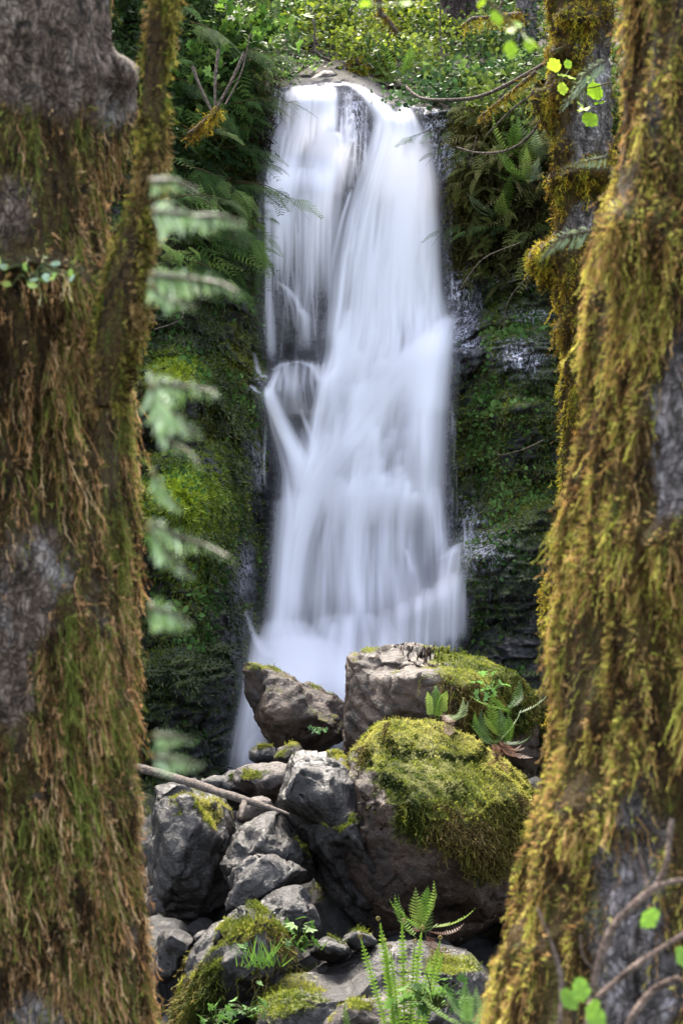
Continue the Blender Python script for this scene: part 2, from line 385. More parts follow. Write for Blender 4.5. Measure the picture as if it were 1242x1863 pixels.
def tube(name, pts, radii, mat, parent=None, seg=10, rough=.0, seed=0, moss=0.0, **kw):
    """pts (n,3) world; smoothed tapering tube"""
    pts = np.array(pts, float); radii = np.array(radii, float); n = len(pts)
    tt = np.linspace(0, n - 1, max(8, (n - 1) * 10)); 
    def cr(A):
        i = np.clip(tt.astype(int), 0, n - 2); f = (tt - i)[:, None]
        A = A if A.ndim > 1 else A[:, None]
        p0 = A[np.clip(i - 1, 0, n - 1)]; p1 = A[i]; p2 = A[i + 1]; p3 = A[np.clip(i + 2, 0, n - 1)]
        return .5 * (2 * p1 + (p2 - p0) * f + (2 * p0 - 5 * p1 + 4 * p2 - p3) * f ** 2 + (3 * p1 - p0 - 3 * p2 + p3) * f ** 3)
    C = cr(pts); R = np.abs(cr(radii))[:, 0]; T = nrm(np.gradient(C, axis=0))
    ref = np.array([.31, .9, .2]); X = nrm(np.cross(T, ref)); Y = np.cross(T, X)
    a = np.linspace(0, 2 * np.pi, seg, endpoint=False)
    V = C[None] + (np.cos(a)[:, None, None] * X[None] + np.sin(a)[:, None, None] * Y[None]) * R[None, :, None]
    V = V.reshape(-1, 3); F = [grid_faces(seg, len(C), True)]
    caps = np.array([[k * len(C) for k in range(seg)], [k * len(C) + len(C) - 1 for k in range(seg)][::-1]])
    if rough:
        Nn = normals(V, F); V = V + Nn * (fbm(V * 14 + seed, 4, seed) * rough)[:, None]
    F.append(caps)
    if isinstance(moss, float): moss = np.full(len(V), moss)
    return (mesh(name, V, F, mat, parent, attrs={'moss': moss}, **kw), V, F) if name else (None, V, F)

# ------------------------------------------------------------------ cliff and hillside (one depth function, two meshes)
TOP = [(-2000, -900), (0, -160), (300, -40), (450, 110), (515, 160), (560, 156), (620, 148), (665, 165), (700, 188), (780, 196), (1000, 225), (1400, 120), (3000, -600)]
def bump(px, py, cx, cy, rx, ry, h):
    return h * np.exp(-(((px - cx) / rx) ** 2 + ((py - cy) / ry) ** 2))
def depth0(px, py):
    top = interp(px, TOP)
    d = 17.6 + 1.1 * sm(py, 1200, 150)
    d = d - 1.5 * sm(px, 520, 300) * sm(py, -200, 600) - .35 * sm(px, 500, 440) - .6 * sm(px, 560, 300)
    d = d - .9 * sm(px, 800, 980) - .45 * sm(py, 480, 200) * 0
    d = d - 2.5 * sm(px, 300, -600) - 3 * sm(px, 1000, 1900)
    # steps in the fall
    d = d - .3 * sm(py, 300, 325) * sm(px, 640, 600) - .35 * sm(py, 560, 640) * sm(px, 640, 800) - .3 * sm(py, 640, 700) * sm(px, 620, 560)
    d = d - .55 * sm(py - (px - 670) * -.65, 1090, 1150) * sm(px, 600, 700) - .6 * sm(py, 1130, 1260)
    d = d + .1 * sm(py, 800, 940) * sm(py, 1100, 1040) * sm(px, 500, 560)
    for b in ((640, 255, 30, 70, .4), (536, 705, 32, 48, .5), (478, 690, 22, 16, .4), (466, 722, 14, 22, .4), (830, 215, 60, 40, .3), (835, 310, 40, 40, .35),
              (340, 930, 80, 110, .9), (330, 700, 70, 60, .6), (370, 1180, 70, 120, .5), (420, 1180, 30, 100, .35), (400, 860, 60, 60, .3), (430, 1340, 50, 120, .3),
              (910, 640, 60, 40, .25), (900, 1000, 70, 160, .3), (960, 780, 60, 120, .3), (850, 1010, 26, 30, .3), (420, 760, 60, 40, .25), (545, 570, 20, 50, .15)):
        d = d - bump(px, py, *b)
    ab = np.clip(top - py, 0, None)
    d = d + ab * .03 - .35 * np.exp(-(ab - 0) / 40) * 0
    return d
def cliff_pts(px, py):
    d = depth0(px, py); Pn = P(px, py, d)
    wet = sm(px, 480, 540) * sm(px, 840, 790) * sm(py, 150, 200)
    amp = 1 - .6 * wet
    q = Pn * np.array([1, .6, 1.5])
    n = .34 * fbm(q * .9, 3, 3) + .2 * ridged(q * 1.9, 3, 5) + .09 * ridged(q * np.array([3, 3, 7]), 4, 7) + .03 * fbm(q * 22, 3, 11)
    f1, f2, cid = worley(q * np.array([1.7, 1.7, 2.6]) + .4 * fbm(q * 2, 2, 8)[..., None], 21)
    n = n + .16 * (cid - .5) + .1 * np.clip(1 - (f2 - f1) * 6, 0, 1) * 1.0
    return P(px, py, d + n * amp)
pxs = np.unique(np.concatenate([np.arange(-1800, -420, 30), np.arange(-420, 180, 5), np.arange(180, 1130, 2.6), np.arange(1130, 1730, 5), np.arange(1730, 3000, 30)]))
pys = np.unique(np.concatenate([np.arange(-900, -60, 14), np.arange(-60, 1440, 2.6), np.arange(1440, 1640, 10)]))
GX, GY = np.meshgrid(pxs, pys, indexing='ij')
CP = cliff_pts(GX, GY)
CV = CP.reshape(-1, 3); CF = grid_faces(len(pxs), len(pys))[:, ::-1]
CN = normals(CV, [CF]); 
if CN[:, 1].mean() > 0: CF = CF[:, ::-1]; CN = -CN
gx, gy = GX.ravel(), GY.ravel()
mn = fbm(CV * 1.6, 4, 31); mn2 = fbm(CV * 6, 3, 33)
wetzone = sm(gx, 478, 500) * sm(gx, 835, 800)
moss = .45 + .55 * mn + .35 * mn2 + .35 * np.clip(CN[:, 2], -.5, 1)
for b in ((340, 930, 90, 90, .5), (330, 690, 90, 60, .3), (820, 205, 60, 25, .6), (850, 250, 45, 60, .6), (900, 820, 120, 200, .3), (430, 740, 50, 60, .3), (900, 560, 80, 60, .3), (330, 1160, 90, 120, .2)):
    moss = moss + bump(gx, gy, *b)
moss = moss - .15 * bump(gx, gy, 470, 950, 40, 200, 1) - .7 * bump(gx, gy, 845, 540, 35, 130, 1) - wetzone * 1.2
moss = np.clip(moss, 0, 1)
film_glint = np.zeros(len(gx))  # where painted glints and trickles whiten the wet rock
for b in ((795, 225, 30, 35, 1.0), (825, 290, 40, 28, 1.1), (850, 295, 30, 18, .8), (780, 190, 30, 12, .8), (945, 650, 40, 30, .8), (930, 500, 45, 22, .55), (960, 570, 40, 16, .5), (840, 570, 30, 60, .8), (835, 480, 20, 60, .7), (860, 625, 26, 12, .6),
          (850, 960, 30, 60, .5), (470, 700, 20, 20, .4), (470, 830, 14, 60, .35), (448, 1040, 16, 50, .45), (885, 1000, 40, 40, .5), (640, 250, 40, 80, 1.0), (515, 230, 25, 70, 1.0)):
    film_glint = film_glint + bump(gx, gy, *b)
film_glint = np.clip(film_glint * 1.15, 0, 1)
moss = np.clip(moss - film_glint * .7 * (mn2 > -.2), 0, 1)
fc = CF.mean(1) if False else gy[CF].mean(1) - interp(gx[CF].mean(1), TOP)
def submesh(name, keep, mat, **kw):
    f = CF[keep]; u, inv = np.unique(f, return_inverse=True)
    return mesh(name, CV[u], [inv.reshape(f.shape)], mat, attrs={'moss': moss[u], 'film_glint': film_glint[u]}, **kw)
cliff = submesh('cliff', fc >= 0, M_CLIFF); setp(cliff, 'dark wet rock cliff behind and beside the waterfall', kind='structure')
def mat_soil():
    m, nt, out = newmat('forest_soil'); t = NT(nt); p = pos_vec(t)
    c = t.ramp(t.noise(p, 4, 8, .7), [(.3, (.008, .006, .004)), (.5, (.03, .02, .012)), (.7, (.03, .035, .01))])
    b = t.n('ShaderNodeBsdfPrincipled'); t.l(c, b.inputs['Base Color']); b.inputs['Roughness'].default_value = .9
    t.l(t.bump(t.noise(p, 12, 8, .7), 1, .08), b.inputs['Normal']); t.l(b.outputs[0], out.inputs[0]); return m
M_SOIL = mat_soil()
hill = submesh('hillside', fc < 0, M_SOIL); setp(hill, 'steep forest floor above the lip of the waterfall', kind='structure')

# ground in front of the cliff
gxw = np.unique(np.concatenate([np.linspace(-60, -5, 28), np.linspace(-5, 5, 300), np.linspace(5, 60, 28)]))
gyw = np.unique(np.concatenate([np.linspace(-60, 2, 30), np.linspace(2, 7, 60), np.linspace(7, 16, 330), np.linspace(16, 60, 24)]))
A, B = np.meshgrid(gxw, gyw, indexing='ij')
G = np.stack([A, B, np.zeros_like(A)], -1); w1, w2, wc = worley(G * 2.4 + .3 * fbm(G * 2, 2, 45)[..., None], 46)
gz = np.interp(B, [2, 6.5, 8, 9, 10, 11, 12, 13.5, 15, 17], [-.55, -1.0, -.85, -.62, -.35, -.12, .08, .1, -.2, -.5]) + .15 * fbm(G * 1.1, 4, 41) + .5 * sm(np.abs(A), 3, 8)
gz = gz + sm(B, 7, 8) * (.34 * (wc - .6) + .22 * np.clip(.55 - w1, 0, 1) - .1 * np.clip(1 - (w2 - w1) * 5, 0, 1)) + .03 * ridged(G * 7, 3, 43)
G[..., 2] = gz
bed = mesh('stream_bed', G.reshape(-1, 3), [grid_faces(len(gxw), len(gyw))], M_BED, attrs={'moss': np.clip(.3 + .5 * fbm(G.reshape(-1, 3) * 1.3, 3, 44) + .5 * sm(np.abs(A.ravel()), 3, 6), 0, 1)})
setp(bed, 'dark gravelly stream bed below the boulders', kind='structure')

# moss, hanging sprigs and tiny leaves growing over the cliff
rng = np.random.default_rng(5)
vis = (gx > -400) & (gx < 1700) & (gy > -30) & (gy < 1440)
kf = CF[vis[CF].all(1) & (fc >= 0)]
def mosscol(pos, n, pal, sc=1.2, seed=70):
    a = np.clip(.5 + 1.1 * fbm(pos * sc, 3, seed) + rng.normal(size=n) * .18, 0, 1)[:, None]
    pal = [np.array(c) for c in pal]; x = a * (len(pal) - 1); i = np.clip(x.astype(int)[:, 0], 0, len(pal) - 2); f = x - i[:, None]; pal = np.array(pal)
    return (pal[i] * (1 - f) + pal[i + 1] * f) * rng.uniform(.6, 1.3, (n, 1))
wgt = np.clip(moss * 1.3 - .25, 0, 1) * (1 - .9 * sm(gx, 480, 500) * sm(gx, 822, 805)) * (1 - .75 * film_glint) * (1 - .7 * sm(gx, 230, 180)) * (1 - .7 * sm(gx, 1080, 1130))
bag = Bag()
n = 150000; LM = (bump(gx, gy, 335, 915, 75, 60, 1.0) + .8 * bump(gx, gy, 322, 668, 55, 28, 1) + .7 * bump(gx, gy, 838, 240, 40, 40, 1) + .5 * bump(gx, gy, 350, 1030, 60, 40, 1)).clip(0, 1)
tri, Bc = sample_surface(CV, [kf], n, rng, wgt * (1 + 5 * LM) + .8 * LM)
pos = bary(CV, tri, Bc); nn = nrm(bary(CN, tri, Bc)); pxx = bary(gx, tri, Bc); pyy = bary(gy, tri, Bc)
c = mosscol(pos, n, [(.006, .01, .002), (.022, .036, .003), (.055, .08, .005), (.11, .12, .01)])
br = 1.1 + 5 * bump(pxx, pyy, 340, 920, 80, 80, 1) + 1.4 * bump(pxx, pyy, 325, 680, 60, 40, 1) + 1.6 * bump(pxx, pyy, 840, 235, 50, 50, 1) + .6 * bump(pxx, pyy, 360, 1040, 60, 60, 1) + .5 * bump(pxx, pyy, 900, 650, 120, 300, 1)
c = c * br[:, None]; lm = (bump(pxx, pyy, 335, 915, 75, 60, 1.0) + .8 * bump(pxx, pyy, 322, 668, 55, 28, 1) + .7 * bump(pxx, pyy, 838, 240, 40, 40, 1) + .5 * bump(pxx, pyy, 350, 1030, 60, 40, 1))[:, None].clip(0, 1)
c = c * (1 - lm) + lm * np.array([.2, .27, .008]) * rng.uniform(.4, 1.4, (n, 1))  # lime moss mounds, with their backlit brightness put into the colour
ax = nn * .8 + np.array([0, 0, -.7]) * rng.random((n, 1)) + rng.normal(size=(n, 3)) * .5
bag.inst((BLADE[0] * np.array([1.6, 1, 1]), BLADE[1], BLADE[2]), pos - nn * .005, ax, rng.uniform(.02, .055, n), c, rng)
n = 9000; tri, Bc = sample_surface(CV, [kf], n, rng, wgt); pos = bary(CV, tri, Bc); nn = nrm(bary(CN, tri, Bc))
for k in range(5):
    s_ = slice(k, None, 5); bag.inst(STR[k], pos[s_], np.array([0, 0, -1.]) + nn[s_] * .25 + rng.normal(size=(len(pos[s_]), 3)) * .15, rng.uniform(.08, .22, len(pos[s_])), mosscol(pos[s_], len(pos[s_]), [(.012, .02, .004), (.03, .05, .006), (.07, .06, .015)]), rng)
setp(bag.build('cliff_moss', M_WET), 'dark green moss and liverwort growing over the wet cliff', kind='stuff')
# small glossy leaves on the right wall and left mound
bag = Bag(); n = 5000
lw = wgt * (np.clip(fbm(CV * 2.2, 3, 55) * 2 + .1, 0, 1)) * (bump(gx, gy, 920, 750, 110, 330, 1) + .8 * bump(gx, gy, 340, 1120, 60, 130, 1) + .3)
tri, Bc = sample_surface(CV, [kf], n, rng, lw); pos = bary(CV, tri, Bc); nn = nrm(bary(CN, tri, Bc))
bag.inst(ROUND, pos + nn * .02, nn + rng.normal(size=(n, 3)) * .6 + np.array([0, -.3, .2]), rng.uniform(.025, .06, n), mosscol(pos, n, [(.02, .05, .012), (.05, .12, .025), (.13, .22, .06)]), rng)
setp(bag.build('cliff_ground_cover', M_LEAF), 'tiny round leaved plants scattered over the cliff moss', kind='stuff')

# ------------------------------------------------------------------ waterfall
def boxblur(A, r):
    for ax in (0, 1):
        for _ in range(2):
            pad = [(0, 0), (0, 0)]; pad[ax] = (r + 1, r); c = np.cumsum(np.pad(A, pad, mode='edge'), axis=ax)
            n_ = A.shape[ax]; A = (np.take(c, np.arange(2 * r + 1, 2 * r + 1 + n_), axis=ax) - np.take(c, np.arange(n_), axis=ax)) / (2 * r + 1)
    return A
class Water:
    """streams are laid down one by one as thickness on a fine sheet that follows the rock"""
    def __init__(s, x0=385, x1=885, y0=138, y1=1440, g=1.6):
        s.x0, s.y0, s.g = x0, y0, g; s.nx, s.ny = int((x1 - x0) / g), int((y1 - y0) / g); s.T = np.ones((s.nx, s.ny)); s.k = 0
    def ribbon(s, path, off=.2, grain=.5, bulge=.12, nu=21, edge=1.3, f0=.06, f1=.12, lag=.12):
        """path rows: px, py, half-width px, opacity"""
        p = np.array(path, float); s.k += 1; g = s.g
        L = np.concatenate([[0], np.cumsum(np.hypot(*np.diff(p[:, :2], axis=0).T))]); N = int(max(14, L[-1] / (g * .62))); t = np.linspace(0, L[-1], N)
        q = np.stack([np.interp(t, L, p[:, k]) for k in range(4)], 1); kw = max(3, int(min(N * .3, 34)) // 2 * 2 + 1)
        kern = np.hanning(kw + 2)[1:-1]; kern /= kern.sum()
        for k in range(4):
            e = np.pad(q[:, k], kw // 2, mode='reflect', reflect_type='odd'); q[:, k] = np.convolve(e, kern, 'valid')
        hw = q[:, 2].max(); nu = max(5, int(hw * 2 / (g * .62))); u = np.linspace(-1, 1, nu)[:, None]; tt = t[None] / L[-1]
        cx = q[:, 0][None] + u * q[:, 2][None]; cy = q[:, 1][None] + lag * q[:, 2][None] * u * u * (1 - .7 * tt)
        prof = (1 - np.abs(u) ** 2).clip(0) ** edge
        us = u * q[:, 2].mean() + 0 * t[None]; r = s.k * 13.7
        n1 = vnoise(np.stack([us / 13 + r, t[None] / 190 + 0 * us, 0 * us + r], -1), 1); n2 = vnoise(np.stack([us / 4.6 + r, t[None] / 110 + 0 * us, 0 * us], -1), 2); n3 = vnoise(np.stack([us / 2.2 + r, t[None] / 60 + 0 * us, 0 * us], -1), 4)
        st = 1 + grain * (1.1 * n1 + .75 * n2 + .3 * n3)
        a = (prof * q[:, 3][None].clip(0) * sm(tt, 0, f0) * sm(1 - tt, 0, f1) * st).clip(0, .985)
        ix = np.round((cx - s.x0) / g).astype(int); iy = np.round((cy - s.y0) / g).astype(int); m = (ix >= 0) & (ix < s.nx) & (iy >= 0) & (iy < s.ny)
        if not m.any(): return
        a0, b0 = ix[m].min(), iy[m].min(); w_, h_ = ix[m].max() - a0 + 1, iy[m].max() - b0 + 1
        k = (ix[m] - a0) * h_ + iy[m] - b0; S = np.bincount(k, a[m], w_ * h_); Cn = np.bincount(k, minlength=w_ * h_); A_ = np.where(Cn > 0, S / np.maximum(Cn, 1), 0).reshape(w_, h_)
        s.T[a0:a0 + w_, b0:b0 + h_] *= 1 - A_
    def build(s, name, off=.22, relief=.3, mist=.42, parent=None):
        D = 1 - s.T; D = boxblur(D, 1) * .5 + D * .5
        B1 = boxblur(D, 9); B2 = boxblur(D, 3); A_ = 1 - (1 - D) * (1 - mist * B1) ; A_ = A_.clip(0, .99)
        X, Y = np.meshgrid(s.x0 + np.arange(s.nx) * s.g, s.y0 + np.arange(s.ny) * s.g, indexing='ij')
        d = boxblur(depth0(X, Y), 13) - off - relief * boxblur(D, 9) - .03 * B2 - .02 * D
        V = P(X, Y, d).reshape(-1, 3); F = grid_faces(s.nx, s.ny)[:, ::-1]; al = A_.ravel(); F = F[al[F].max(1) > .012]
        u, inv = np.unique(F, return_inverse=True)
        return mesh(name, V[u], [inv.reshape(F.shape)], M_WATER, parent, attrs={'alpha': al[u]})
W = Water(); R = np.random.default_rng(8)
# veils
W.ribbon([(738, 205, 20, .6), (735, 260, 56, .85), (722, 340, 84, .8), (712, 430, 96, .75), (702, 520, 100, .7), (702, 620, 112, .6), (688, 720, 120, .5), (668, 800, 140, .48), (660, 900, 152, .48), (660, 1010, 156, .48), (665, 1100, 170, .5), (655, 1190, 180, .6)], .16, .5, .14, 41, 1.0)
W.ribbon([(562, 155, 50, .95), (560, 210, 54, .6), (550, 290, 60, .5), (543, 330, 62, .65), (542, 400, 56, .34), (541, 470, 52, .12), (541, 650, 48, .05)], .12, .8, .08, 31, .6, f0=.008, lag=.3)
# left upper curtain
W.ribbon([(545, 156, 26, .8), (540, 220, 32, .45), (522, 300, 34, .4), (512, 340, 32, .6), (508, 430, 28, .45), (510, 520, 22, .1)], .18, .9, .06, f0=.01)
W.ribbon([(592, 156, 22, .98), (592, 200, 26, .9), (585, 260, 30, .6), (575, 310, 34, .7), (572, 350, 34, .55), (566, 440, 24, .3), (562, 560, 14, .1)], .2, .7, .08, f0=.01)
W.ribbon([(598, 235, 12, .5), (600, 262, 28, .85), (603, 310, 30, .7), (598, 380, 28, .5), (592, 450, 20, .3), (590, 560, 12, .1)], .27, .6, .1)
W.ribbon([(550, 302, 30, .8), (546, 318, 50, .98), (543, 348, 55, .6), (540, 420, 50, .2), (540, 480, 46, .02)], .3, .5, .14, f0=.03, edge=.8)
W.ribbon([(505, 312, 16, .5), (500, 330, 22, .7), (498, 380, 20, .3), (498, 420, 16, .05)], f0=.04, grain=.8)
W.ribbon([(600, 238, 20, .8), (602, 256, 30, .95), (602, 300, 30, .5), (600, 360, 26, .2)], f0=.03, grain=.6, edge=.8)
W.ribbon([(570, 262, 14, .5), (566, 280, 20, .7), (560, 306, 22, .3)], f0=.05, grain=.6)
W.ribbon([(528, 284, 14, .4), (524, 296, 20, .6), (520, 312, 20, .2)], f0=.05, grain=.8)
for k in range(40):
    x = R.uniform(508, 612); y0 = R.uniform(158, 250); W.ribbon([(x, y0, 2.5, .5), (x - 2, y0 + 22, 3.5, .5), (x - 5 + R.normal() * 3, y0 + 60, 3, .1)], grain=.3, edge=.9)
W.ribbon([(520, 215, 8, .3), (512, 250, 20, .55), (500, 330, 22, .5), (494, 400, 14, .3)], .2, 1.2, .03)
W.ribbon([(484, 335, 5, .6), (485, 420, 5, .5), (488, 520, 7, .55), (492, 600, 10, .55), (494, 664, 10, .35)], .25, .5, .02, 9)
W.ribbon([(500, 340, 6, .5), (501, 430, 6, .5), (503, 540, 5, .12)], .3, .5, .02, 9)
W.ribbon([(556, 348, 9, .5), (558, 470, 8, .35), (558, 600, 7, .12)], .3, .6, .02, 9)
W.ribbon([(500, 510, 3, .3), (520, 522, 7, .6), (540, 548, 8, .55), (554, 580, 9, .3), (556, 630, 12, .12)], .3, .4, .03, 11)
W.ribbon([(522, 530, 4, .4), (532, 560, 5, .35), (538, 600, 7, .12)], .3, .4, .03, 9)
W.ribbon([(545, 560, 10, .3), (557, 575, 14, .35), (556, 640, 18, .1)], .28, .4, .04, 9)
for k in range(40):
    x = R.uniform(484, 600); y0 = R.uniform(325, 420); y1 = y0 + R.uniform(120, 300); w_ = R.uniform(1.0, 2.8)
    W.ribbon([(x, y0, w_, .4), (x + R.normal() * 3, (y0 + y1) / 2, w_ * .9, .28), (x + R.normal() * 6, y1, w_ * .7, .12)], .3 + R.random() * .1, .3, .01, 5, .8)
for k in range(16):      # thin threads on the bare rock between the streams
    x = R.uniform(618, 668); y0 = R.uniform(190, 260); y1 = R.uniform(290, 380)
    W.ribbon([(x, y0, 1.5, .5), (x - 3, (y0 + y1) / 2, 1.5, .5), (x - 8 + R.normal() * 7, y1, 1.2, .2)], .3, .3, .01, 5, .8)
W.ribbon([(640, 166, 18, .15), (643, 220, 24, .2), (640, 290, 22, .22), (632, 350, 18, .15)], .22, 2.0, .04)
# main stream: over the lip and down
W.ribbon([(585, 157, 10, .8), (618, 151, 8, .95), (648, 156, 12, 1), (676, 176, 18, 1), (700, 205, 26, 1), (716, 245, 36, 1), (718, 300, 46, .9), (712, 380, 52, .6)], .34, .25, .16, f0=.02)
W.ribbon([(735, 186, 14, .9), (742, 210, 26, 1), (744, 260, 40, 1), (740, 330, 54, .95), (732, 420, 62, .9), (728, 500, 66, .8), (722, 600, 66, .6)], .4, .25, .2, 25, f0=.02, lag=1.0)
W.ribbon([(700, 200, 16, .6), (690, 260, 22, .7), (668, 330, 26, .75), (650, 400, 28, .7), (638, 470, 28, .6), (628, 560, 28, .6), (615, 660, 30, .6), (600, 720, 34, .4)], .36, .7, .1)
W.ribbon([(700, 300, 30, .5), (686, 400, 34, .7), (676, 500, 36, .6), (668, 600, 40, .55), (640, 700, 44, .5)], .42, .8, .1)
W.ribbon([(765, 230, 14, .4), (780, 330, 18, .55), (782, 430, 20, .6), (784, 540, 24, .7), (780, 600, 34, .5)], .34, .6, .08)
W.ribbon([(640, 340, 3, .7), (622, 400, 5, .6), (608, 470, 8, .5), (600, 560, 10, .5), (594, 640, 16, .5)], .36, .5, .04, 9)
W.ribbon([(690, 480, 24, .0), (700, 540, 30, .5), (695, 620, 34, .55), (680, 690, 40, .4)], .45, .7, .12)
W.ribbon([(640, 560, 20, .2), (636, 610, 28, .6), (625, 660, 30, .6), (610, 720, 34, .3)], .45, .5, .12)
# lower right lobe
W.ribbon([(826, 566, 10, .2), (806, 585, 24, .7), (786, 625, 40, 1), (774, 690, 50, .95), (768, 780, 52, .8), (766, 870, 50, .5), (766, 960, 44, .2)], .42, .3, .2, 25)
W.ribbon([(800, 560, 20, .2), (790, 610, 36, .5), (780, 680, 44, .6), (770, 760, 50, .4)], f0=.3)
W.ribbon([(800, 596, 20, .2), (760, 630, 36, .7), (700, 700, 60, .5), (640, 790, 60, .5), (580, 880, 50, .5), (548, 980, 40, .5)], grain=.3)
W.ribbon([(800, 590, 14, .3), (760, 630, 28, .7), (722, 680, 38, .9), (680, 740, 42, .85), (636, 800, 42, .8), (594, 855, 40, .85), (564, 915, 36, .9), (545, 990, 30, .95), (534, 1080, 26, .9), (530, 1170, 30, .8)], .45, .45, .16, 25)
W.ribbon([(625, 655, 18, .6), (600, 690, 24, .7), (590, 750, 28, .7), (580, 820, 30, .7), (560, 880, 30, .7), (540, 960, 26, .6), (526, 1060, 24, .6), (520, 1150, 24, .5)], .36, .5, .1)
W.ribbon([(536, 660, 30, .1), (536, 700, 34, .2), (545, 760, 34, .3)], grain=.8, edge=1.6)
W.ribbon([(494, 676, 8, .1), (512, 663, 11, .25), (545, 657, 12, .25), (575, 666, 14, .5), (592, 700, 18, .5)], .32, .8, .06, 11)
W.ribbon([(506, 664, 8, .3), (498, 690, 9, .45), (490, 706, 12, .5), (500, 740, 18, .45), (520, 790, 25, .5), (540, 830, 26, .65), (552, 870, 28, .6), (545, 930, 26, .5)], .45, .9, .08, 15)
for k in range(26):
    a = R.uniform(-1, 1); o = R.uniform(.25, .55); w_ = R.uniform(2, 5); j_ = lambda s_=3: R.normal() * s_
    W.ribbon([(486 + 6 * a, 700 + abs(j_(8)), w_, o * .6), (494 + 8 * a + j_(), 735, w_, o), (514 + 11 * a + j_(), 785, w_ * 1.3, o), (536 + 13 * a + j_(), 835, w_ * 1.5, o), (548 + 16 * a, 900, w_ * 1.8, o * .3)], grain=.5, edge=.9)
for k in range(14):
    x = R.uniform(508, 590); o = R.uniform(.2, .45); W.ribbon([(x, 652 + abs(x - 540) * .12, 3, o), (x + R.normal() * 3, 690, 5, o * .7), (x + R.normal() * 6, 730 + R.random() * 40, 6, 0)], grain=.5)
for x_, w_, o in ((790, 22, .3), (778, 30, .3)):
    W.ribbon([(x_ - 26, 240, w_ * .6, o * .5), (x_ - 10, 360, w_, o), (x_ - 4, 500, w_, o * .8), (x_ + 16, 585, w_ * 1.1, o), (x_ + 8, 680, w_ * 1.2, o), (x_, 800, w_ * 1.2, o * .6), (x_ - 2, 920, w_ * 1.2, o * .5), (x_ + 20, 1050, w_ * 1.4, o)], grain=.6, edge=2)
W.ribbon([(520, 900, 26, .3), (512, 1000, 26, .35), (505, 1100, 28, .4), (498, 1180, 30, .4)], grain=.3, edge=2)
W.ribbon([(522, 660, 5, .5), (511, 690, 5, .5), (506, 715, 8, .4)], .5, .4, .04, 9)
W.ribbon([(484, 720, 3, .3), (494, 770, 5, .35), (508, 815, 7, .4), (520, 860, 9, .7), (522, 930, 14, .7), (518, 1020, 16, .7), (514, 1100, 18, .7), (514, 1170, 20, .6)], .4, .4, .06, 11)
W.ribbon([(545, 740, 4, .3), (556, 770, 6, .5), (568, 800, 8, .5), (572, 850, 12, .3)], .5, .4, .04, 9)
W.ribbon([(680, 800, 30, .2), (660, 880, 36, .6), (652, 960, 36, .5), (648, 1060, 34, .45), (648, 1160, 34, .4)], .4, .6, .08)
W.ribbon([(700, 880, 24, .1), (704, 910, 26, .6), (702, 990, 24, .5), (700, 1080, 22, .3), (700, 1130, 22, .1)], .45, .6, .08)
W.ribbon([(622, 860, 12, .2), (606, 920, 14, .5), (592, 1000, 16, .4), (586, 1100, 18, .3), (585, 1160, 20, .4)], .42, .6, .06)
W.ribbon([(790, 880, 18, .1), (795, 920, 20, .35), (798, 1000, 20, .3), (800, 1060, 20, .2)], .3, .8, .05)
# stairs at lower right
W.ribbon([(830, 990, 12, .4), (822, 1010, 20, .6), (815, 1060, 26, .6), (812, 1130, 26, .5), (812, 1200, 24, .3)], .4, .6, .1)
for k, (x, y, w_, o) in enumerate(((842, 1045, 10, .5), (822, 1050, 14, .6), (800, 1062, 15, .6), (776, 1078, 16, .65), (752, 1092, 16, .65), (728, 1104, 16, .6), (700, 1116, 18, .7), (668, 1124, 15, .55), (632, 1128, 17, .85), (606, 1140, 12, .5))):
    W.ribbon([(x + 4, y - 12, w_ * .7, .2), (x, y + 6, w_ * 1.1, o), (x - 2, y + 50, w_ * 1.15, o * .75), (x - 3, y + 120, w_ * 1.2, o * .3)], .5 + .03 * (k % 3), .5, .1, 13)
W.ribbon([(850, 985, 10, .0), (833, 990, 12, .45), (820, 1006, 14, .5), (795, 1020, 8, .2)], .5, .4, .06, 11)
W.ribbon([(868, 930, 3, .05), (858, 950, 5, .25), (852, 985, 7, .2), (846, 1040, 9, .15)], .35, .5, .03, 7)
# foot of the fall: rolling dome of white water, spray to the left
W.ribbon([(545, 1150, 60, .8), (555, 1190, 84, .9), (560, 1250, 96, .95), (560, 1330, 90, .9)], .9, .1, .35, 31, .6, f0=.1)
W.ribbon([(520, 1120, 40, .4), (530, 1165, 66, .95), (548, 1205, 88, 1), (565, 1250, 100, 1), (580, 1310, 100, 1), (590, 1380, 90, .9)], .9, .12, .35, 31, .8)
W.ribbon([(640, 1110, 60, .3), (640, 1160, 100, .6), (640, 1220, 110, .8), (640, 1290, 110, .9), (640, 1350, 110, .9)], .6, .35, .15, 31, .8)
W.ribbon([(446, 1108, 4, .1), (460, 1150, 8, .3), (476, 1180, 14, .5), (500, 1200, 24, .6)], .55, .5, .05, 9)
W.ribbon([(470, 1150, 14, .2), (472, 1210, 26, .7), (462, 1280, 30, .7), (452, 1340, 34, .6), (444, 1420, 40, .4)], .8, .5, .2, 19)
W.ribbon([(500, 1230, 30, .3), (480, 1300, 30, .6), (462, 1360, 26, .6), (450, 1420, 28, .4)], 1.1, .5, .15, 17)
W.ribbon([(470, 1330, 4, .4), (455, 1345, 6, .6), (445, 1375, 8, .5), (440, 1410, 10, .3)], 1.3, .4, .04, 9)
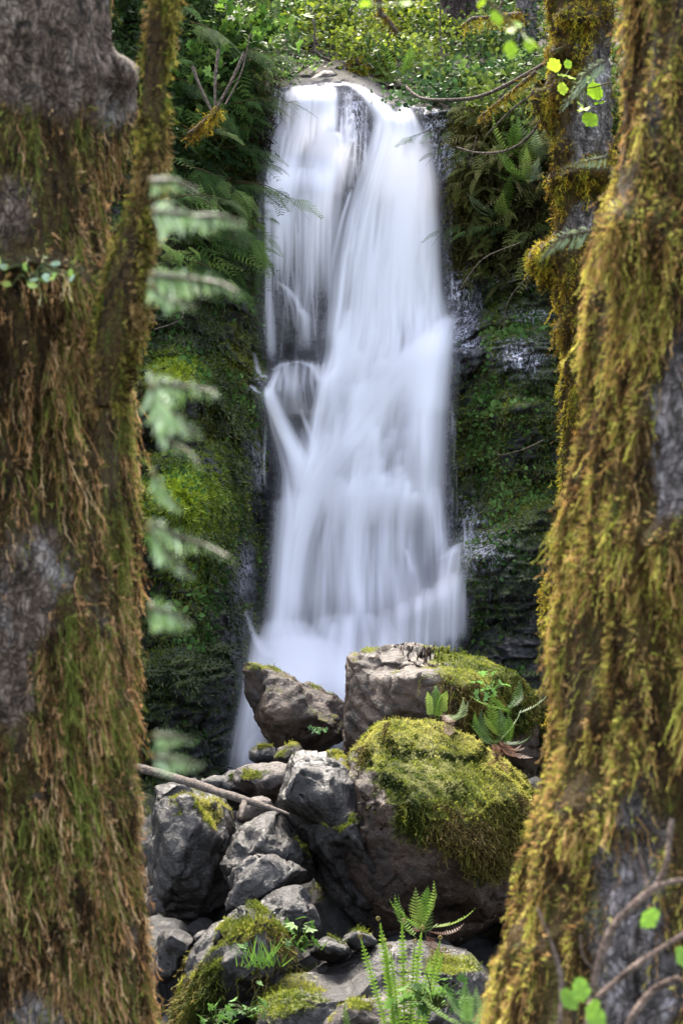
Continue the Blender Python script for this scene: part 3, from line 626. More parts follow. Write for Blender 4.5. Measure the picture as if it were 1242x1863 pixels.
# loose threads down the whole face
for k in range(120):
    y0 = R.uniform(330, 1000); x = R.uniform(0, 1); L_ = interp(y0, [(200, 690), (400, 630), (600, 602), (700, 570), (850, 530), (1100, 515)]); Rr = interp(y0, [(200, 755), (400, 790), (600, 805), (900, 815), (1100, 820)])
    x = L_ + (Rr - L_) * x; ln = R.uniform(60, 190); w_ = R.uniform(2.5, 8); dr = R.normal() * 4 - (6 if y0 < 850 else 2); o = R.uniform(.12, .4)
    W.ribbon([(x, y0, w_, o), (x + dr, y0 + ln / 2, w_ * 1.3, o), (x + dr * 2.2, y0 + ln, w_ * 1.5, o * .3)], R.uniform(.45, .6), .4, .02, 7, .9, .15, .4)
for k in range(150):      # small rounded cascades over hidden steps
    band = R.integers(3); y = (R.uniform(585, 720), R.uniform(860, 900), R.uniform(640, 860))[band]; L_ = interp(y, [(560, 610), (640, 600), (700, 580), (900, 600)]); x = R.uniform(L_, (790, 760, 760)[band]); w_ = R.uniform(6, 20); o = R.uniform(.2, .6)
    W.ribbon([(x + 3, y - 3, w_ * .6, o * .6), (x, y + 8, w_, o), (x - 4, y + 30, w_ * 1.15, o * .6), (x - 8, y + 75, w_ * 1.3, 0)], .4, .4, .1, f0=.1)
fall = W.build('waterfall'); setp(fall, 'tall white waterfall pouring down the dark cliff in silky streams', kind='structure')

# side trickles
W = Water(430, 880, 300, 1100)
for pth in ([(484, 770, 2, .3), (482, 810, 2.4, .5), (480, 850, 2.6, .5), (483, 890, 2, .2)], [(475, 345, 1.5, .2), (472, 400, 1.6, .45), (470, 470, 1.6, .3)], [(843, 940, 2, .2), (846, 980, 3, .4), (842, 1030, 4, .2)],
            [(455, 700, 3, .3), (466, 712, 4, .6), (476, 716, 4, .6)], [(462, 640, 3, .1), (470, 676, 6, .4), (486, 690, 8, .5)]):
    W.ribbon(pth, .25, .5, .01, 5, .8)
for k in range(26):
    x = R.uniform(812, 836); y = R.uniform(350, 900); W.ribbon([(x, y, 1.2, .1), (x, y + 30, 1.3, .3), (x, y + 70, 1, .05)], .3, .3, .01, 5, .8)
tr = W.build('water_trickles', .12, .02, 0); setp(tr, 'thin trickles running down the rock beside the fall', kind='structure')

# ------------------------------------------------------------------ boulders
def boulder(name, label, outline, d, thick=.5, mat=M_GREY, front=(), seed=1, target=.021, moss=0.0, mossn=9000, bright=1.0, spots=(), group=None, rough=1.0, ring=.72, hang=0, chips=60, pal=None, pale=()):
    r = np.random.default_rng(seed); ol = np.array(outline, float); c = ol.mean(0); m = len(ol)
    pts = [P(ol[:, 0], ol[:, 1], d + r.uniform(-.06, .06, m) * thick)]
    inner = c + (ol - c) * ring + r.normal(size=ol.shape) * np.ptp(ol) * .0
    pts.append(P(inner[:, 0], inner[:, 1], d - thick * r.uniform(.35, .75, m) * (0 if len(front) else 1)))
    pts.append(P(c[0] + (ol[:, 0] - c[0]) * .8, c[1] + (ol[:, 1] - c[1]) * .8, d + thick * r.uniform(.5, .9, m)))
    if len(front): f = np.array(front, float); pts.append(P(f[:, 0], f[:, 1], d - f[:, 2]))
    pts = np.concatenate(pts)
    c3 = pts.mean(0); pts = c3 + (pts - c3) * 1.02
    bm = bmesh.new(); vs = [bm.verts.new(p) for p in pts]; res = bmesh.ops.convex_hull(bm, input=vs)
    bmesh.ops.delete(bm, geom=[v for v in bm.verts if not v.link_faces], context='VERTS')
    bmesh.ops.triangulate(bm, faces=bm.faces)
    for it in range(9):
        es = [e for e in bm.edges if e.calc_length() > target * 1.6]
        if not es: break
        bmesh.ops.subdivide_edges(bm, edges=es, cuts=1, use_grid_fill=False); bmesh.ops.triangulate(bm, faces=[f for f in bm.faces if len(f.verts) > 3])
        if len(bm.verts) > 70000: break
    bm.verts.index_update(); V = np.array([v.co[:] for v in bm.verts]); F = np.array([[v.index for v in f.verts] for f in bm.faces]); E = np.array([[e.verts[0].index, e.verts[1].index] for e in bm.edges]); bm.free()
    deg = np.bincount(E.ravel(), minlength=len(V))[:, None]
    for it in range(2):
        S = np.zeros_like(V)
        for k in range(3): S[:, k] = np.bincount(E[:, 0], V[E[:, 1], k], len(V)) + np.bincount(E[:, 1], V[E[:, 0], k], len(V))
        V = V * .5 + .5 * S / deg
    N = normals(V, [F])
    if ((V - V.mean(0)) * N).sum() < 0: F = F[:, ::-1]; N = -N
    sz = np.linalg.norm(np.ptp(V, axis=0)); sc = min(1.0, sz / 1.6) * rough
    q = V * 1.0
    w1, w2, wc = worley(q * 2.6 / max(.45, sc) + .2 * fbm(q * 2, 2, seed)[:, None], seed + 60)
    V = V + N * (sc * (.05 * fbm(q * 1.9 / max(.45, sc), 2, seed) + .06 * (wc - .5)))[:, None]
    for k in range(chips):       # local chips knocked off the block
        ctr = V[r.integers(len(V))]; bn = nrm(nrm(ctr - V.mean(0)) + r.normal(size=3) * .55); rr_ = sz * r.uniform(.05, .15)
        dd_ = V - ctr; h = dd_ @ bn; near = np.exp(-((dd_ ** 2).sum(1) / rr_ ** 2) ** 2); V = V - bn * (np.clip(h + rr_ * .12, 0, None) * near * .9)[:, None]
    for it in range(60):      # broken planar faces
        n_ = nrm(r.normal(size=3)); h = V @ n_; hi = h.max(); off_ = hi - (hi - h.min()) * r.uniform(.004, .065)
        V = V - n_ * (np.clip(h - off_, 0, None) * .96)[:, None]
    ow = P(ol[:, 0], ol[:, 1], d)
    for k in (0, 2):          # keep the block at its full size
        a0, a1, b0, b1 = V[:, k].min(), V[:, k].max(), ow[:, k].min(), ow[:, k].max(); V[:, k] = (V[:, k] - a0) / (a1 - a0) * (b1 - b0) * 1.02 + b0 - .01 * (b1 - b0)
    N = normals(V, [F]); q = V
    f1, f2, cid = worley(q * 6 / max(.5, sc) + .3 * fbm(q * 4, 2, seed)[:, None], seed)
    ax = nrm(r.normal(size=3)); lay = (q @ ax) * 10 + .8 * fbm(q * 2.5, 2, seed)
    dsp = .014 * sc * (cid - .5) - .016 * sc * np.clip(1 - (f2 - f1) * 12, 0, 1) + .006 * sc * ridged(q * 9, 3, seed + 5) * rough + .005 * ridged(q * 24, 3, seed + 7) + .010 * sc * (sm(lay % 1, 0, .75) * (1 - sm(lay % 1, .75, 1)) - .4)
    V = V + N * dsp[:, None]; N = normals(V, [F])
    o3 = V.mean(0) * 0 + np.array([V[:, 0].mean(), V[:, 1].mean(), V[:, 2].min()])
    # moss grows on the upward faces
    ms = moss + .75 * (N[:, 2] - .35) * (moss > -1) + .6 * fbm(V * 2.2, 4, seed + 9) + .7 * fbm(V * 6, 4, seed + 3) + .1
    # pixel position for growth spots
    rel = V - EYE; yy = rel[:, 1] * math.cos(PITCH) + rel[:, 2] * math.sin(PITCH); ppx = 621 + K * rel[:, 0] / yy; ppy = 931.5 - K * (-rel[:, 1] * math.sin(PITCH) + rel[:, 2] * math.cos(PITCH)) / yy
    for (cx, cy, rx, ry, h) in spots: ms = ms + bump(ppx, ppy, cx, cy, rx, ry, h)
    ms = np.clip(ms, 0, 1)
    o = mesh(name, V, [F], mat, attrs={'moss': ms}, origin=o3); setp(o, label, 'boulder' if sz > .9 else 'rock', group)
    wg = np.clip(ms * 1.7 - .75, 0, 1) * (N @ nrm(EYE - V.mean(0)) > -.3)
    if mossn and wg.sum() > 0:
        bag = Bag(); n = int(mossn); tri, Bc = sample_surface(V, [F], n, r, wg); pos = bary(V, tri, Bc); nn = nrm(bary(N, tri, Bc))
        pal = pal or [(.03, .04, .006), (.08, .11, .012), (.2, .23, .025), (.3, .3, .04), (.42, .38, .1)]
        cc = mosscol(pos, n, pal, 2.5, seed) * bright
        qx, qy = bary(ppx, tri, Bc), bary(ppy, tri, Bc)
        for b_ in pale:
            f_ = (bump(qx, qy, *b_) * (vnoise(pos * 26, 5) > -.1))[:, None].clip(0, 1); cc = cc * (1 - f_) + np.array([.5, .46, .22]) * r.uniform(.7, 1.2, (n, 1)) * f_
        bag.inst((BLADE[0] * np.array([1.5, 1, 1]), BLADE[1], BLADE[2]), pos - nn * .004, nn + np.array([0, 0, -.35]) * (1 - nn[:, 2:3]) + r.normal(size=(n, 3)) * .55, r.uniform(.008, .019, n), cc, r)
        k3 = max(1, n // 22)
        for k in range(5):
            s_ = slice(k * k3 // 5, (k + 1) * k3 // 5); bag.inst(SPR[k], pos[s_], nn[s_] + r.normal(size=(len(pos[s_]), 3)) * .5, r.uniform(.012, .03, len(pos[s_])), cc[s_] * 1.1, r)
        if hang:
            hw = np.clip(ms * 2 - .5, 0, 1) * np.clip(1.1 - N[:, 2] * 1.6, 0, 1) * (N[:, 1] < .2)
            tri, Bc = sample_surface(V, [F], hang, r, hw); pos = bary(V, tri, Bc); nn = nrm(bary(N, tri, Bc)); cc = mosscol(pos, hang, [(.02, .03, .004), (.06, .07, .008), (.12, .1, .02), (.14, .1, .04)], 3, seed + 1)
            for k in range(7):
                s_ = slice(k, None, 7); bag.inst(STR[k], pos[s_], np.array([0, 0, -1.]) + nn[s_] * .3 + r.normal(size=(len(pos[s_]), 3)) * .12, r.uniform(.06, .17, len(pos[s_])), cc[s_], r)
        mo = bag.build('moss', M_MOSS, o, origin=o3)
    return o
BG = 'boulders heaped below the waterfall'
boulder('boulder', 'brown boulder leaning left in front of the white foot of the fall', [(440, 1240), (446, 1216), (470, 1207), (492, 1210), (522, 1230), (548, 1254), (578, 1284), (604, 1296), (632, 1302), (634, 1325), (622, 1348), (590, 1372), (540, 1368), (505, 1362), (480, 1345), (455, 1310), (442, 1280)], 12.6, .55, M_BROWN,
        front=[(470, 1262, .25), (500, 1290, .4), (560, 1318, .45), (610, 1330, .3), (540, 1350, .35), (470, 1240, .1), (455, 1250, .1)], seed=11, moss=-.15, mossn=3500, spots=[(465, 1215, 22, 12, .5), (585, 1345, 30, 10, .3)], group=BG)
boulder('boulder', 'largest pale topped boulder with mossy right half, behind the mossy slab boulder', [(630, 1345), (640, 1300), (646, 1230), (656, 1198), (678, 1178), (730, 1167), (790, 1171), (850, 1180), (910, 1195), (958, 1214), (985, 1245), (992, 1285), (988, 1340), (975, 1410), (800, 1440), (690, 1430), (640, 1380)], 11.7, .9, M_BROWN,
        front=[(662, 1220, .35), (720, 1236, .62), (770, 1246, .7), (830, 1246, .8), (915, 1256, .75), (975, 1285, .55), (690, 1310, .5), (800, 1330, .55), (940, 1350, .5), (650, 1330, .3)], seed=12, target=.019, moss=-.45, chips=20, mossn=42000, hang=4500,
        spots=[(890, 1215, 95, 50, 1.2), (950, 1250, 70, 70, 1.0), (830, 1185, 50, 16, .7), (900, 1300, 100, 50, .7), (700, 1180, 60, 8, .2)], group=BG, bright=1.05)
boulder('boulder', 'big boulder with thick yellow green moss slope and hanging moss fringe', [(602, 1402), (608, 1372), (640, 1330), (668, 1308), (720, 1309), (790, 1306), (850, 1325), (905, 1375), (945, 1420), (975, 1450), (975, 1520), (950, 1580), (915, 1660), (890, 1712), (830, 1722), (720, 1718), (692, 1708), (655, 1640), (618, 1490)], 10.2, .8, M_BROWN,
        front=[(616, 1380, .05), (660, 1425, .45), (712, 1468, .8), (770, 1492, .95), (850, 1500, 1.0), (940, 1500, .85), (640, 1360, .1), (700, 1600, .75), (800, 1650, .55), (880, 1630, .5), (740, 1700, .3)], seed=13, target=.019, moss=-.35, chips=8, pale=[(775, 1380, 60, 40, .8), (800, 1430, 40, 20, .6)], mossn=80000, hang=9000,
        spots=[(815, 1390, 140, 90, 1.3), (900, 1470, 100, 80, 1.1), (710, 1328, 90, 28, 1.0), (700, 1400, 50, 36, .35), (640, 1480, 60, 90, -.6), (900, 1570, 70, 70, .6), (740, 1630, 60, 22, .5)], group=BG, bright=1.1)
boulder('boulder', 'long grey jagged slab running down under the big mossy boulder', [(508, 1425), (514, 1392), (560, 1371), (602, 1376), (628, 1440), (655, 1500), (695, 1560), (735, 1620), (745, 1680), (700, 1705), (676, 1700), (640, 1665), (590, 1600), (560, 1560), (530, 1500), (508, 1455)], 10.0, .5, M_GREY,
        front=[(530, 1420, .3), (570, 1440, .45), (600, 1480, .5), (640, 1540, .5), (690, 1620, .5), (560, 1400, .25)], seed=14, moss=-.4, mossn=5000, spots=[(580, 1500, 50, 20, .3), (650, 1600, 30, 40, .3)], group=BG, rough=1.3)
boulder('boulder', 'thin tan slab lying flat beside the fallen branch', [(425, 1406), (440, 1392), (470, 1387), (510, 1388), (542, 1398), (524, 1416), (512, 1440), (506, 1465), (480, 1450), (450, 1425)], 10.9, .35, M_TAN, front=[(470, 1405, .1), (500, 1440, .3)], seed=15, target=.019, moss=-.5, mossn=800, spots=[(455, 1412, 20, 8, .5)], group=BG)
boulder('boulder', 'small brown rock wedged under the leaning brown boulder', [(497, 1388), (510, 1366), (522, 1353), (536, 1352), (553, 1372), (556, 1394), (525, 1398)], 11.6, .25, M_BROWN, seed=16, target=.02, moss=-.2, mossn=800, spots=[(505, 1375, 12, 20, .4)], group=BG)
boulder('boulder', 'small black mossy rock at the foot of the left spray', [(452, 1368), (475, 1355), (500, 1362), (505, 1385), (478, 1392), (456, 1385)], 11.9, .25, M_BED, seed=17, target=.02, moss=.1, mossn=1200, bright=.6, group=BG)
boulder('boulder', 'tall grey boulder under the branch tip at the mossy left trunk edge', [(270, 1440), (300, 1424), (345, 1432), (392, 1462), (425, 1490), (432, 1535), (408, 1600), (412, 1650), (380, 1702), (320, 1722), (265, 1710)], 10.6, .7, M_GREY,
        front=[(300, 1470, .4), (350, 1500, .55), (400, 1530, .4), (340, 1600, .6), (330, 1680, .4), (380, 1600, .4)], seed=18, moss=-.25, mossn=9000, spots=[(390, 1480, 40, 25, .6), (340, 1660, 40, 40, .5), (300, 1620, 30, 40, .4)], group=BG, rough=1.2)
boulder('boulder', 'grey boulder with mossy right side just below the branch stub', [(403, 1595), (412, 1545), (430, 1512), (470, 1486), (512, 1478), (545, 1494), (560, 1520), (570, 1575), (560, 1605), (490, 1622), (430, 1612)], 9.9, .5, M_GREY,
        front=[(440, 1545, .3), (480, 1535, .4), (520, 1560, .4), (420, 1590, .3), (500, 1590, .35)], seed=19, target=.019, moss=-.35, mossn=4000, spots=[(550, 1510, 18, 30, .6), (540, 1570, 30, 30, .3)], group=BG)
boulder('boulder', 'smaller wedge shaped grey rock, second from the top of the middle stack', [(412, 1660), (424, 1606), (455, 1580), (480, 1554), (502, 1552), (556, 1585), (553, 1608), (520, 1622), (470, 1645), (440, 1675), (415, 1675)], 9.45, .4, M_GREY,
        front=[(470, 1590, .25), (500, 1590, .35), (540, 1600, .2), (440, 1640, .3)], seed=20, target=.019, moss=-.45, mossn=2200, spots=[(430, 1640, 16, 30, .5)], group=BG)
boulder('boulder', 'smooth faced blue grey block beside the small green plant', [(476, 1645), (500, 1612), (550, 1613), (570, 1650), (584, 1692), (578, 1712), (520, 1712), (482, 1690)], 9.2, .4, M_GREY,
        front=[(500, 1650, .25), (545, 1655, .32), (560, 1690, .25), (510, 1690, .25)], seed=21, target=.019, moss=-.6, mossn=900, spots=[(560, 1690, 20, 20, .4)], group=BG, rough=.6)
boulder('boulder', 'large rounded boulder with moss covered left flank at the bottom of the heap', [(313, 1810), (328, 1757), (370, 1720), (400, 1690), (432, 1655), (465, 1636), (500, 1655), (510, 1690), (525, 1760), (500, 1840), (470, 1880), (340, 1890), (312, 1850)], 8.8, .6, M_GREY,
        front=[(440, 1690, .3), (490, 1700, .4), (400, 1740, .45), (470, 1770, .6), (370, 1790, .5), (400, 1860, .5)], seed=22, target=.019, moss=-.15, mossn=30000, hang=1200, spots=[(370, 1810, 80, 60, .8), (440, 1700, 50, 20, .1), (470, 1790, 40, 40, .6), (420, 1720, 60, 30, -.3), (450, 1660, 50, 25, -.3)], group=BG, bright=.9)
boulder('boulder', 'broad flat grey slab patched with lime moss along the bottom edge', [(420, 1905), (455, 1800), (500, 1768), (560, 1748), (620, 1735), (690, 1722), (780, 1718), (860, 1732), (905, 1760), (930, 1820), (930, 1960), (430, 1960)], 8.9, .9, M_GREY,
        front=[(440, 1870, .9), (520, 1850, 1.0), (640, 1840, 1.1), (760, 1835, 1.1), (880, 1830, .9), (600, 1930, 1.2), (800, 1930, 1.2)], seed=23, target=.019, moss=-.42, mossn=24000, spots=[(500, 1810, 70, 50, .8), (560, 1840, 70, 30, .7), (840, 1750, 80, 18, .8), (620, 1780, 60, 20, -.2), (470, 1850, 50, 40, .7), (720, 1800, 60, 20, .45)], group=BG, bright=1.15, rough=.8)
boulder('boulder', 'small grey rock right of the little green plant', [(565, 1735), (575, 1715), (600, 1702), (618, 1706), (640, 1726), (630, 1748), (590, 1752)], 8.9, .22, M_GREY, seed=24, target=.02, moss=-.4, mossn=500, group=BG)
boulder('boulder', 'small peaked grey rock in the dark gap above the broad slab', [(617, 1724), (628, 1703), (652, 1690), (672, 1704), (684, 1722), (650, 1740)], 8.95, .22, M_GREY, seed=25, target=.02, moss=-.3, mossn=600, group=BG)
boulder('boulder', 'round dark grey rock touching the left trunk near the bottom', [(290, 1695), (318, 1686), (342, 1698), (356, 1725), (340, 1765), (300, 1790), (280, 1780)], 9.4, .3, M_GREY, seed=26, target=.019, moss=-.35, mossn=1500, spots=[(340, 1755, 20, 15, .5)], group=BG)
boulder('boulder', 'tiny dark stone between the tall grey boulder and mossy round boulder', [(350, 1708), (365, 1695), (384, 1692), (380, 1714), (360, 1728)], 9.3, .12, M_GREY, seed=27, target=.015, moss=-.5, mossn=0, group=BG)
boulder('boulder', 'wet grey rock ledge with yellow moss top at the foot of the left cliff', [(262, 1275), (300, 1264), (330, 1262), (355, 1274), (350, 1302), (332, 1340), (300, 1350), (262, 1345)], 14.6, .5, M_GREY, front=[(310, 1290, .3), (340, 1300, .3)], seed=28, moss=-.1, mossn=3500, spots=[(300, 1272, 40, 12, .5)], group=BG)
boulder('boulder', 'low brownish rock half hidden by ferns at the bottom edge', [(590, 1900), (610, 1840), (640, 1818), (700, 1812), (752, 1838), (770, 1900)], 7.35, .35, M_TAN, seed=29, target=.022, moss=-.3, mossn=2500, spots=[(660, 1830, 30, 12, .4)], group=BG)
boulder('boulder', 'brown stone at the lip of the waterfall', [(562, 160), (570, 142), (584, 130), (600, 126), (612, 134), (618, 156), (600, 170), (575, 170)], 19.2, .3, M_BROWN, seed=30, target=.04, moss=-.4, mossn=300, group=BG)
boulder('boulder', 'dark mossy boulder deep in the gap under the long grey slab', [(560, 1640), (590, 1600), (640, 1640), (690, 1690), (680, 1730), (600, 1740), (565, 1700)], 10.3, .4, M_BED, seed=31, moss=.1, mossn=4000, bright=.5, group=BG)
boulder('boulder', 'dark wet stones at the edge of the left spray above the branch', [(352, 1425), (390, 1408), (440, 1402), (480, 1420), (505, 1450), (470, 1480), (400, 1460)], 11.3, .4, M_BED, seed=32, moss=-.3, mossn=900, group=BG, rough=1.6)
boulder('boulder', 'pale grey stone just behind the branch stub', [(430, 1470), (455, 1455), (480, 1450), (498, 1462), (500, 1490), (470, 1505), (435, 1495)], 10.5, .25, M_TAN, seed=33, target=.022, moss=-.5, mossn=400, group=BG)
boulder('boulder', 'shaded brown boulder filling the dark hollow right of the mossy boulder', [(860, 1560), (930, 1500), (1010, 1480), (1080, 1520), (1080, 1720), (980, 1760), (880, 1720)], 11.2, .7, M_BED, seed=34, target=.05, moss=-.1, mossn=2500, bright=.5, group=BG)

# ------------------------------------------------------------------ fallen branch
lp = [P(250, 1396, 10.2), P(300, 1410, 10.1), P(360, 1428, 9.85), P(420, 1448, 9.6), P(480, 1466, 9.45), P(526, 1481, 9.35)]
lg = empty('fallen_branch', P(380, 1440, 9.8), 'bleached fallen branch with a short broken stub, lying across the grey rocks', 'branch')
tube('limb', lp, [.027, .026, .025, .022, .016, .006], M_LOG, lg, 14, .006, 3, moss=.12)
tube('stub', [P(446, 1455, 9.55), P(442, 1472, 9.42), P(438, 1488, 9.36)], [.02, .016, .010], M_LOG, lg, 10, .004, 4, moss=0.0)

# ------------------------------------------------------------------ trees
def trunk(name, path, d, parent, mat, bare=(), mossbase=.75, seed=1, nstr=12000, ntuft=6000, pal=None, slen=(.05, .13), lump=.02, seg=150, nv=420, dvec=None, view=1.0, dirmix=.2, swid=1.0, lumps=(), name_moss='moss', tsz=(.015, .04), colf=1.0, flat=1.0, glow=None, extra=(0, 1863)):
    """path rows: px centre, py, half-width px, (depth offset)"""
    r = np.random.default_rng(seed); p = np.array(path, float); py = np.linspace(p[0, 1], p[-1, 1], nv)
    cx = np.interp(py, p[:, 1], p[:, 0]); hw = np.interp(py, p[:, 1], p[:, 2]); dd = d + (np.interp(py, p[:, 1], p[:, 3]) if p.shape[1] > 3 else 0)
    k = np.hanning(15); k /= k.sum(); pd = lambda a: np.convolve(np.pad(a, 7, mode='reflect', reflect_type='odd'), k, 'valid'); cx, hw = pd(cx), pd(hw); dd = pd(dd + 0 * py)
    C = P(cx, py, dd); Rr = hw * dd / K
    a = np.linspace(0, 2 * np.pi, seg, endpoint=False)
    D = np.stack([np.cos(a), np.sin(a) * flat, 0 * a], -1)
    V = C[None] + D[:, None] * Rr[None, :, None]
    Nn = np.broadcast_to(D[:, None], V.shape)
    s = V * np.array([1, 1, .28])
    dsp = lump * (1.2 * fbm(s * 9, 4, seed) + .6 * ridged(s * 22, 3, seed + 4)) + lump * .8 * fbm(V * 5, 3, seed + 8)
    cf = fbm(V * np.array([24, 24, 4.5]), 3, seed + 40)
    V = V + Nn * (dsp + lump * .9 * cf)[..., None]; cf = cf.reshape(-1)
    V = V.reshape(-1, 3)
    rel = V - EYE; yy = rel[:, 1] * math.cos(PITCH) + rel[:, 2] * math.sin(PITCH); ppx = 621 + K * rel[:, 0] / yy; ppy = 931.5 - K * (-rel[:, 1] * math.sin(PITCH) + rel[:, 2] * math.cos(PITCH)) / yy
    F = [grid_faces(seg, nv, True)]; N = normals(V, F)
    if (N * Nn.reshape(-1, 3)).sum() < 0: F = [F[0][:, ::-1]]; N = -N
    for (bx, by, rx, ry, h) in lumps: V = V + N * bump(ppx, ppy, bx, by, rx, ry, h)[:, None] * (N[:, 1:2] < .5)
    N = normals(V, F)
    ms = mossbase + .45 * fbm(V * np.array([7, 7, 3]), 4, seed + 20) + .2 * fbm(V * 22, 2, seed + 21)
    for b in bare: ms = ms - bump(ppx, ppy, *b) * (N[:, 1] < .4)
    ms = np.clip(ms, 0, 1)
    tr = mesh(name, V, F, mat, parent, attrs={'moss': ms})
    wg = np.clip(ms * 2 - .7, 0, 1) * np.where(N[:, 1] < .35, 1, .3) * np.where((ppx > -60) & (ppx < 1300) & (ppy > -80) & (ppy < 1940), 1, .35)
    wg = wg * (.06 + sm(cf, -.18, .12))
    bag = Bag(); pal = pal or [(.05, .022, .006), (.2, .1, .03), (.13, .1, .02), (.07, .1, .012), (.16, .18, .02)]
    down = np.array([0, 0, -1.])
    tri, Bc = sample_surface(V, F, nstr, r, wg); pos = bary(V, tri, Bc); nn = nrm(bary(N, tri, Bc))
    cc = np.array(pal)[np.clip(((.5 + 1.5 * fbm(pos * np.array([30, 30, 7]) * colf, 3, seed + 30) + r.normal(size=nstr) * .13) * len(pal)).astype(int), 0, len(pal) - 1)] * r.uniform(.55, 1.35, (nstr, 1))
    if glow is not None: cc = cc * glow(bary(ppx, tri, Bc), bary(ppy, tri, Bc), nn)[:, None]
    clump = .5 + .8 * np.clip(fbm(pos * np.array([16, 16, 7]), 2, seed + 31) + .3, 0, 1)
    L = r.uniform(*slen, nstr) * clump
    for k_ in range(7):
        q = slice(k_, None, 7); ln = len(pos[q]); wd = .6 * (.05 + L[q]) * swid
        bag.inst(STR[k_], pos[q] - nn[q] * .004, down + nn[q] * dirmix * r.uniform(.3, 1.8, (ln, 1)) + r.normal(size=(ln, 3)) * .14, np.stack([wd, wd, L[q]], 1), cc[q], r)
    if ntuft:
        tri, Bc = sample_surface(V, F, ntuft, r, wg); pos = bary(V, tri, Bc); nn = nrm(bary(N, tri, Bc))
        cc = np.array(pal)[np.clip(((.5 + 1.5 * fbm(pos * np.array([30, 30, 7]) * colf, 3, seed + 30) + r.normal(size=ntuft) * .13) * len(pal)).astype(int), 0, len(pal) - 1)] * r.uniform(.7, 1.5, (ntuft, 1))
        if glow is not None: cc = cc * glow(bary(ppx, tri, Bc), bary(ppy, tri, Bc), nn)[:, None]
        for k_ in range(5):
            q = slice(k_, None, 5); bag.inst(SPR[k_], pos[q], nn[q] + down * .4 + r.normal(size=(len(pos[q]), 3)) * .5, r.uniform(*tsz, len(pos[q])), cc[q], r)
    bag.build(name_moss, M_MOSS, tr, origin=np.array(parent.location))
    return tr, V, N, ms
PAL_L = [(0.04, 0.024, 0.011), (0.198, 0.119, 0.046), (0.396, 0.218, 0.086), (0.581, 0.343, 0.172), (0.106, 0.112, 0.026), (0.6, 0.409, 0.224), (0.211, 0.238, 0.04), (0.502, 0.29, 0.132), (0.317, 0.317, 0.079), (0.264, 0.158, 0.066), (0.079, 0.042, 0.015), (0.172, 0.198, 0.04)]
PAL_R = [(0.037, 0.021, 0.008), (0.149, 0.081, 0.03), (0.356, 0.208, 0.067), (0.505, 0.431, 0.089), (0.194, 0.208, 0.037), (0.446, 0.267, 0.105), (0.594, 0.535, 0.119), (0.238, 0.149, 0.045), (0.386, 0.386, 0.059), (0.564, 0.372, 0.149), (0.075, 0.045, 0.015)]
PAL_M = [(.05, .03, .006), (.2, .12, .015), (.36, .26, .03), (.42, .34, .03), (.2, .2, .02)]

tl = empty('mossy_tree', P(-40, 1863, 3.6) * np.array([1, 1, 0]) + np.array([0, 0, -.7]), 'thick foreground trunk along the left edge, hung with rusty brown and green moss', 'tree', 'mossy trees framing the waterfall')
trunk('trunk', [(-60, -300, 248), (-55, 0, 250), (-52, 130, 250), (-50, 300, 246), (-50, 470, 250), (-50, 620, 260), (-50, 860, 268), (-50, 1100, 276), (-50, 1400, 288), (-50, 1700, 298), (-50, 1863, 304), (-50, 2300, 350)], 3.6, tl, M_BARK,
      bare=[(90, 40, 190, 150, 1.4), (30, 390, 60, 70, .5), (40, 1070, 48, 80, .75), (15, 1240, 40, 90, .6), (50, 1820, 110, 80, .5), (0, 1560, 60, 70, .4), (100, 1650, 60, 50, .3)],
      mossbase=.78, seed=51, nstr=52000, ntuft=9000, tsz=(.01, .024), pal=PAL_L, lump=.022, slen=(.05, .14), dirmix=.07, swid=.45, lumps=[(215, 190, 38, 60, .05), (200, 130, 30, 30, .04), (30, 620, 160, 100, .05), (40, 500, 80, 28, .08), (60, 540, 120, 40, .03)],
      glow=lambda x, y, n: 1 + 1.2 * sm(x, 225, 270) * bump(x, y, 250, 760, 80, 190, 1) + 1.6 * bump(x, y, 40, 492, 75, 26, 1))  # lit right edge painted into the moss colour; shelf moss is brighter by itself
# limb rising in front of the trunk
trunk('limb', [(304, -200, 18), (298, 0, 19), (281, 130, 20), (281, 220, 19), (273, 330, 21), (252, 420, 30), (232, 520, 40), (212, 620, 38), (195, 740, 26)], 3.28, tl, M_BARK, bare=[(300, 60, 8, 200, .2)], mossbase=.9, seed=52, nstr=3800, ntuft=1500,
      pal=[(.03, .02, .004), (.24, .17, .05), (.3, .26, .05), (.14, .18, .025), (.4, .34, .07), (.05, .04, .012), (.3, .2, .08)], slen=(.02, .06), swid=.8, dirmix=.1, tsz=(.008, .02), lump=.008, seg=70, nv=200)
# mossy spur with small bright plants
trunk('spur', [(-60, 500, 60), (0, 500, 44)], 3.2, tl, M_BARK, nstr=300, ntuft=100, seg=30, nv=20, seed=53) if False else None

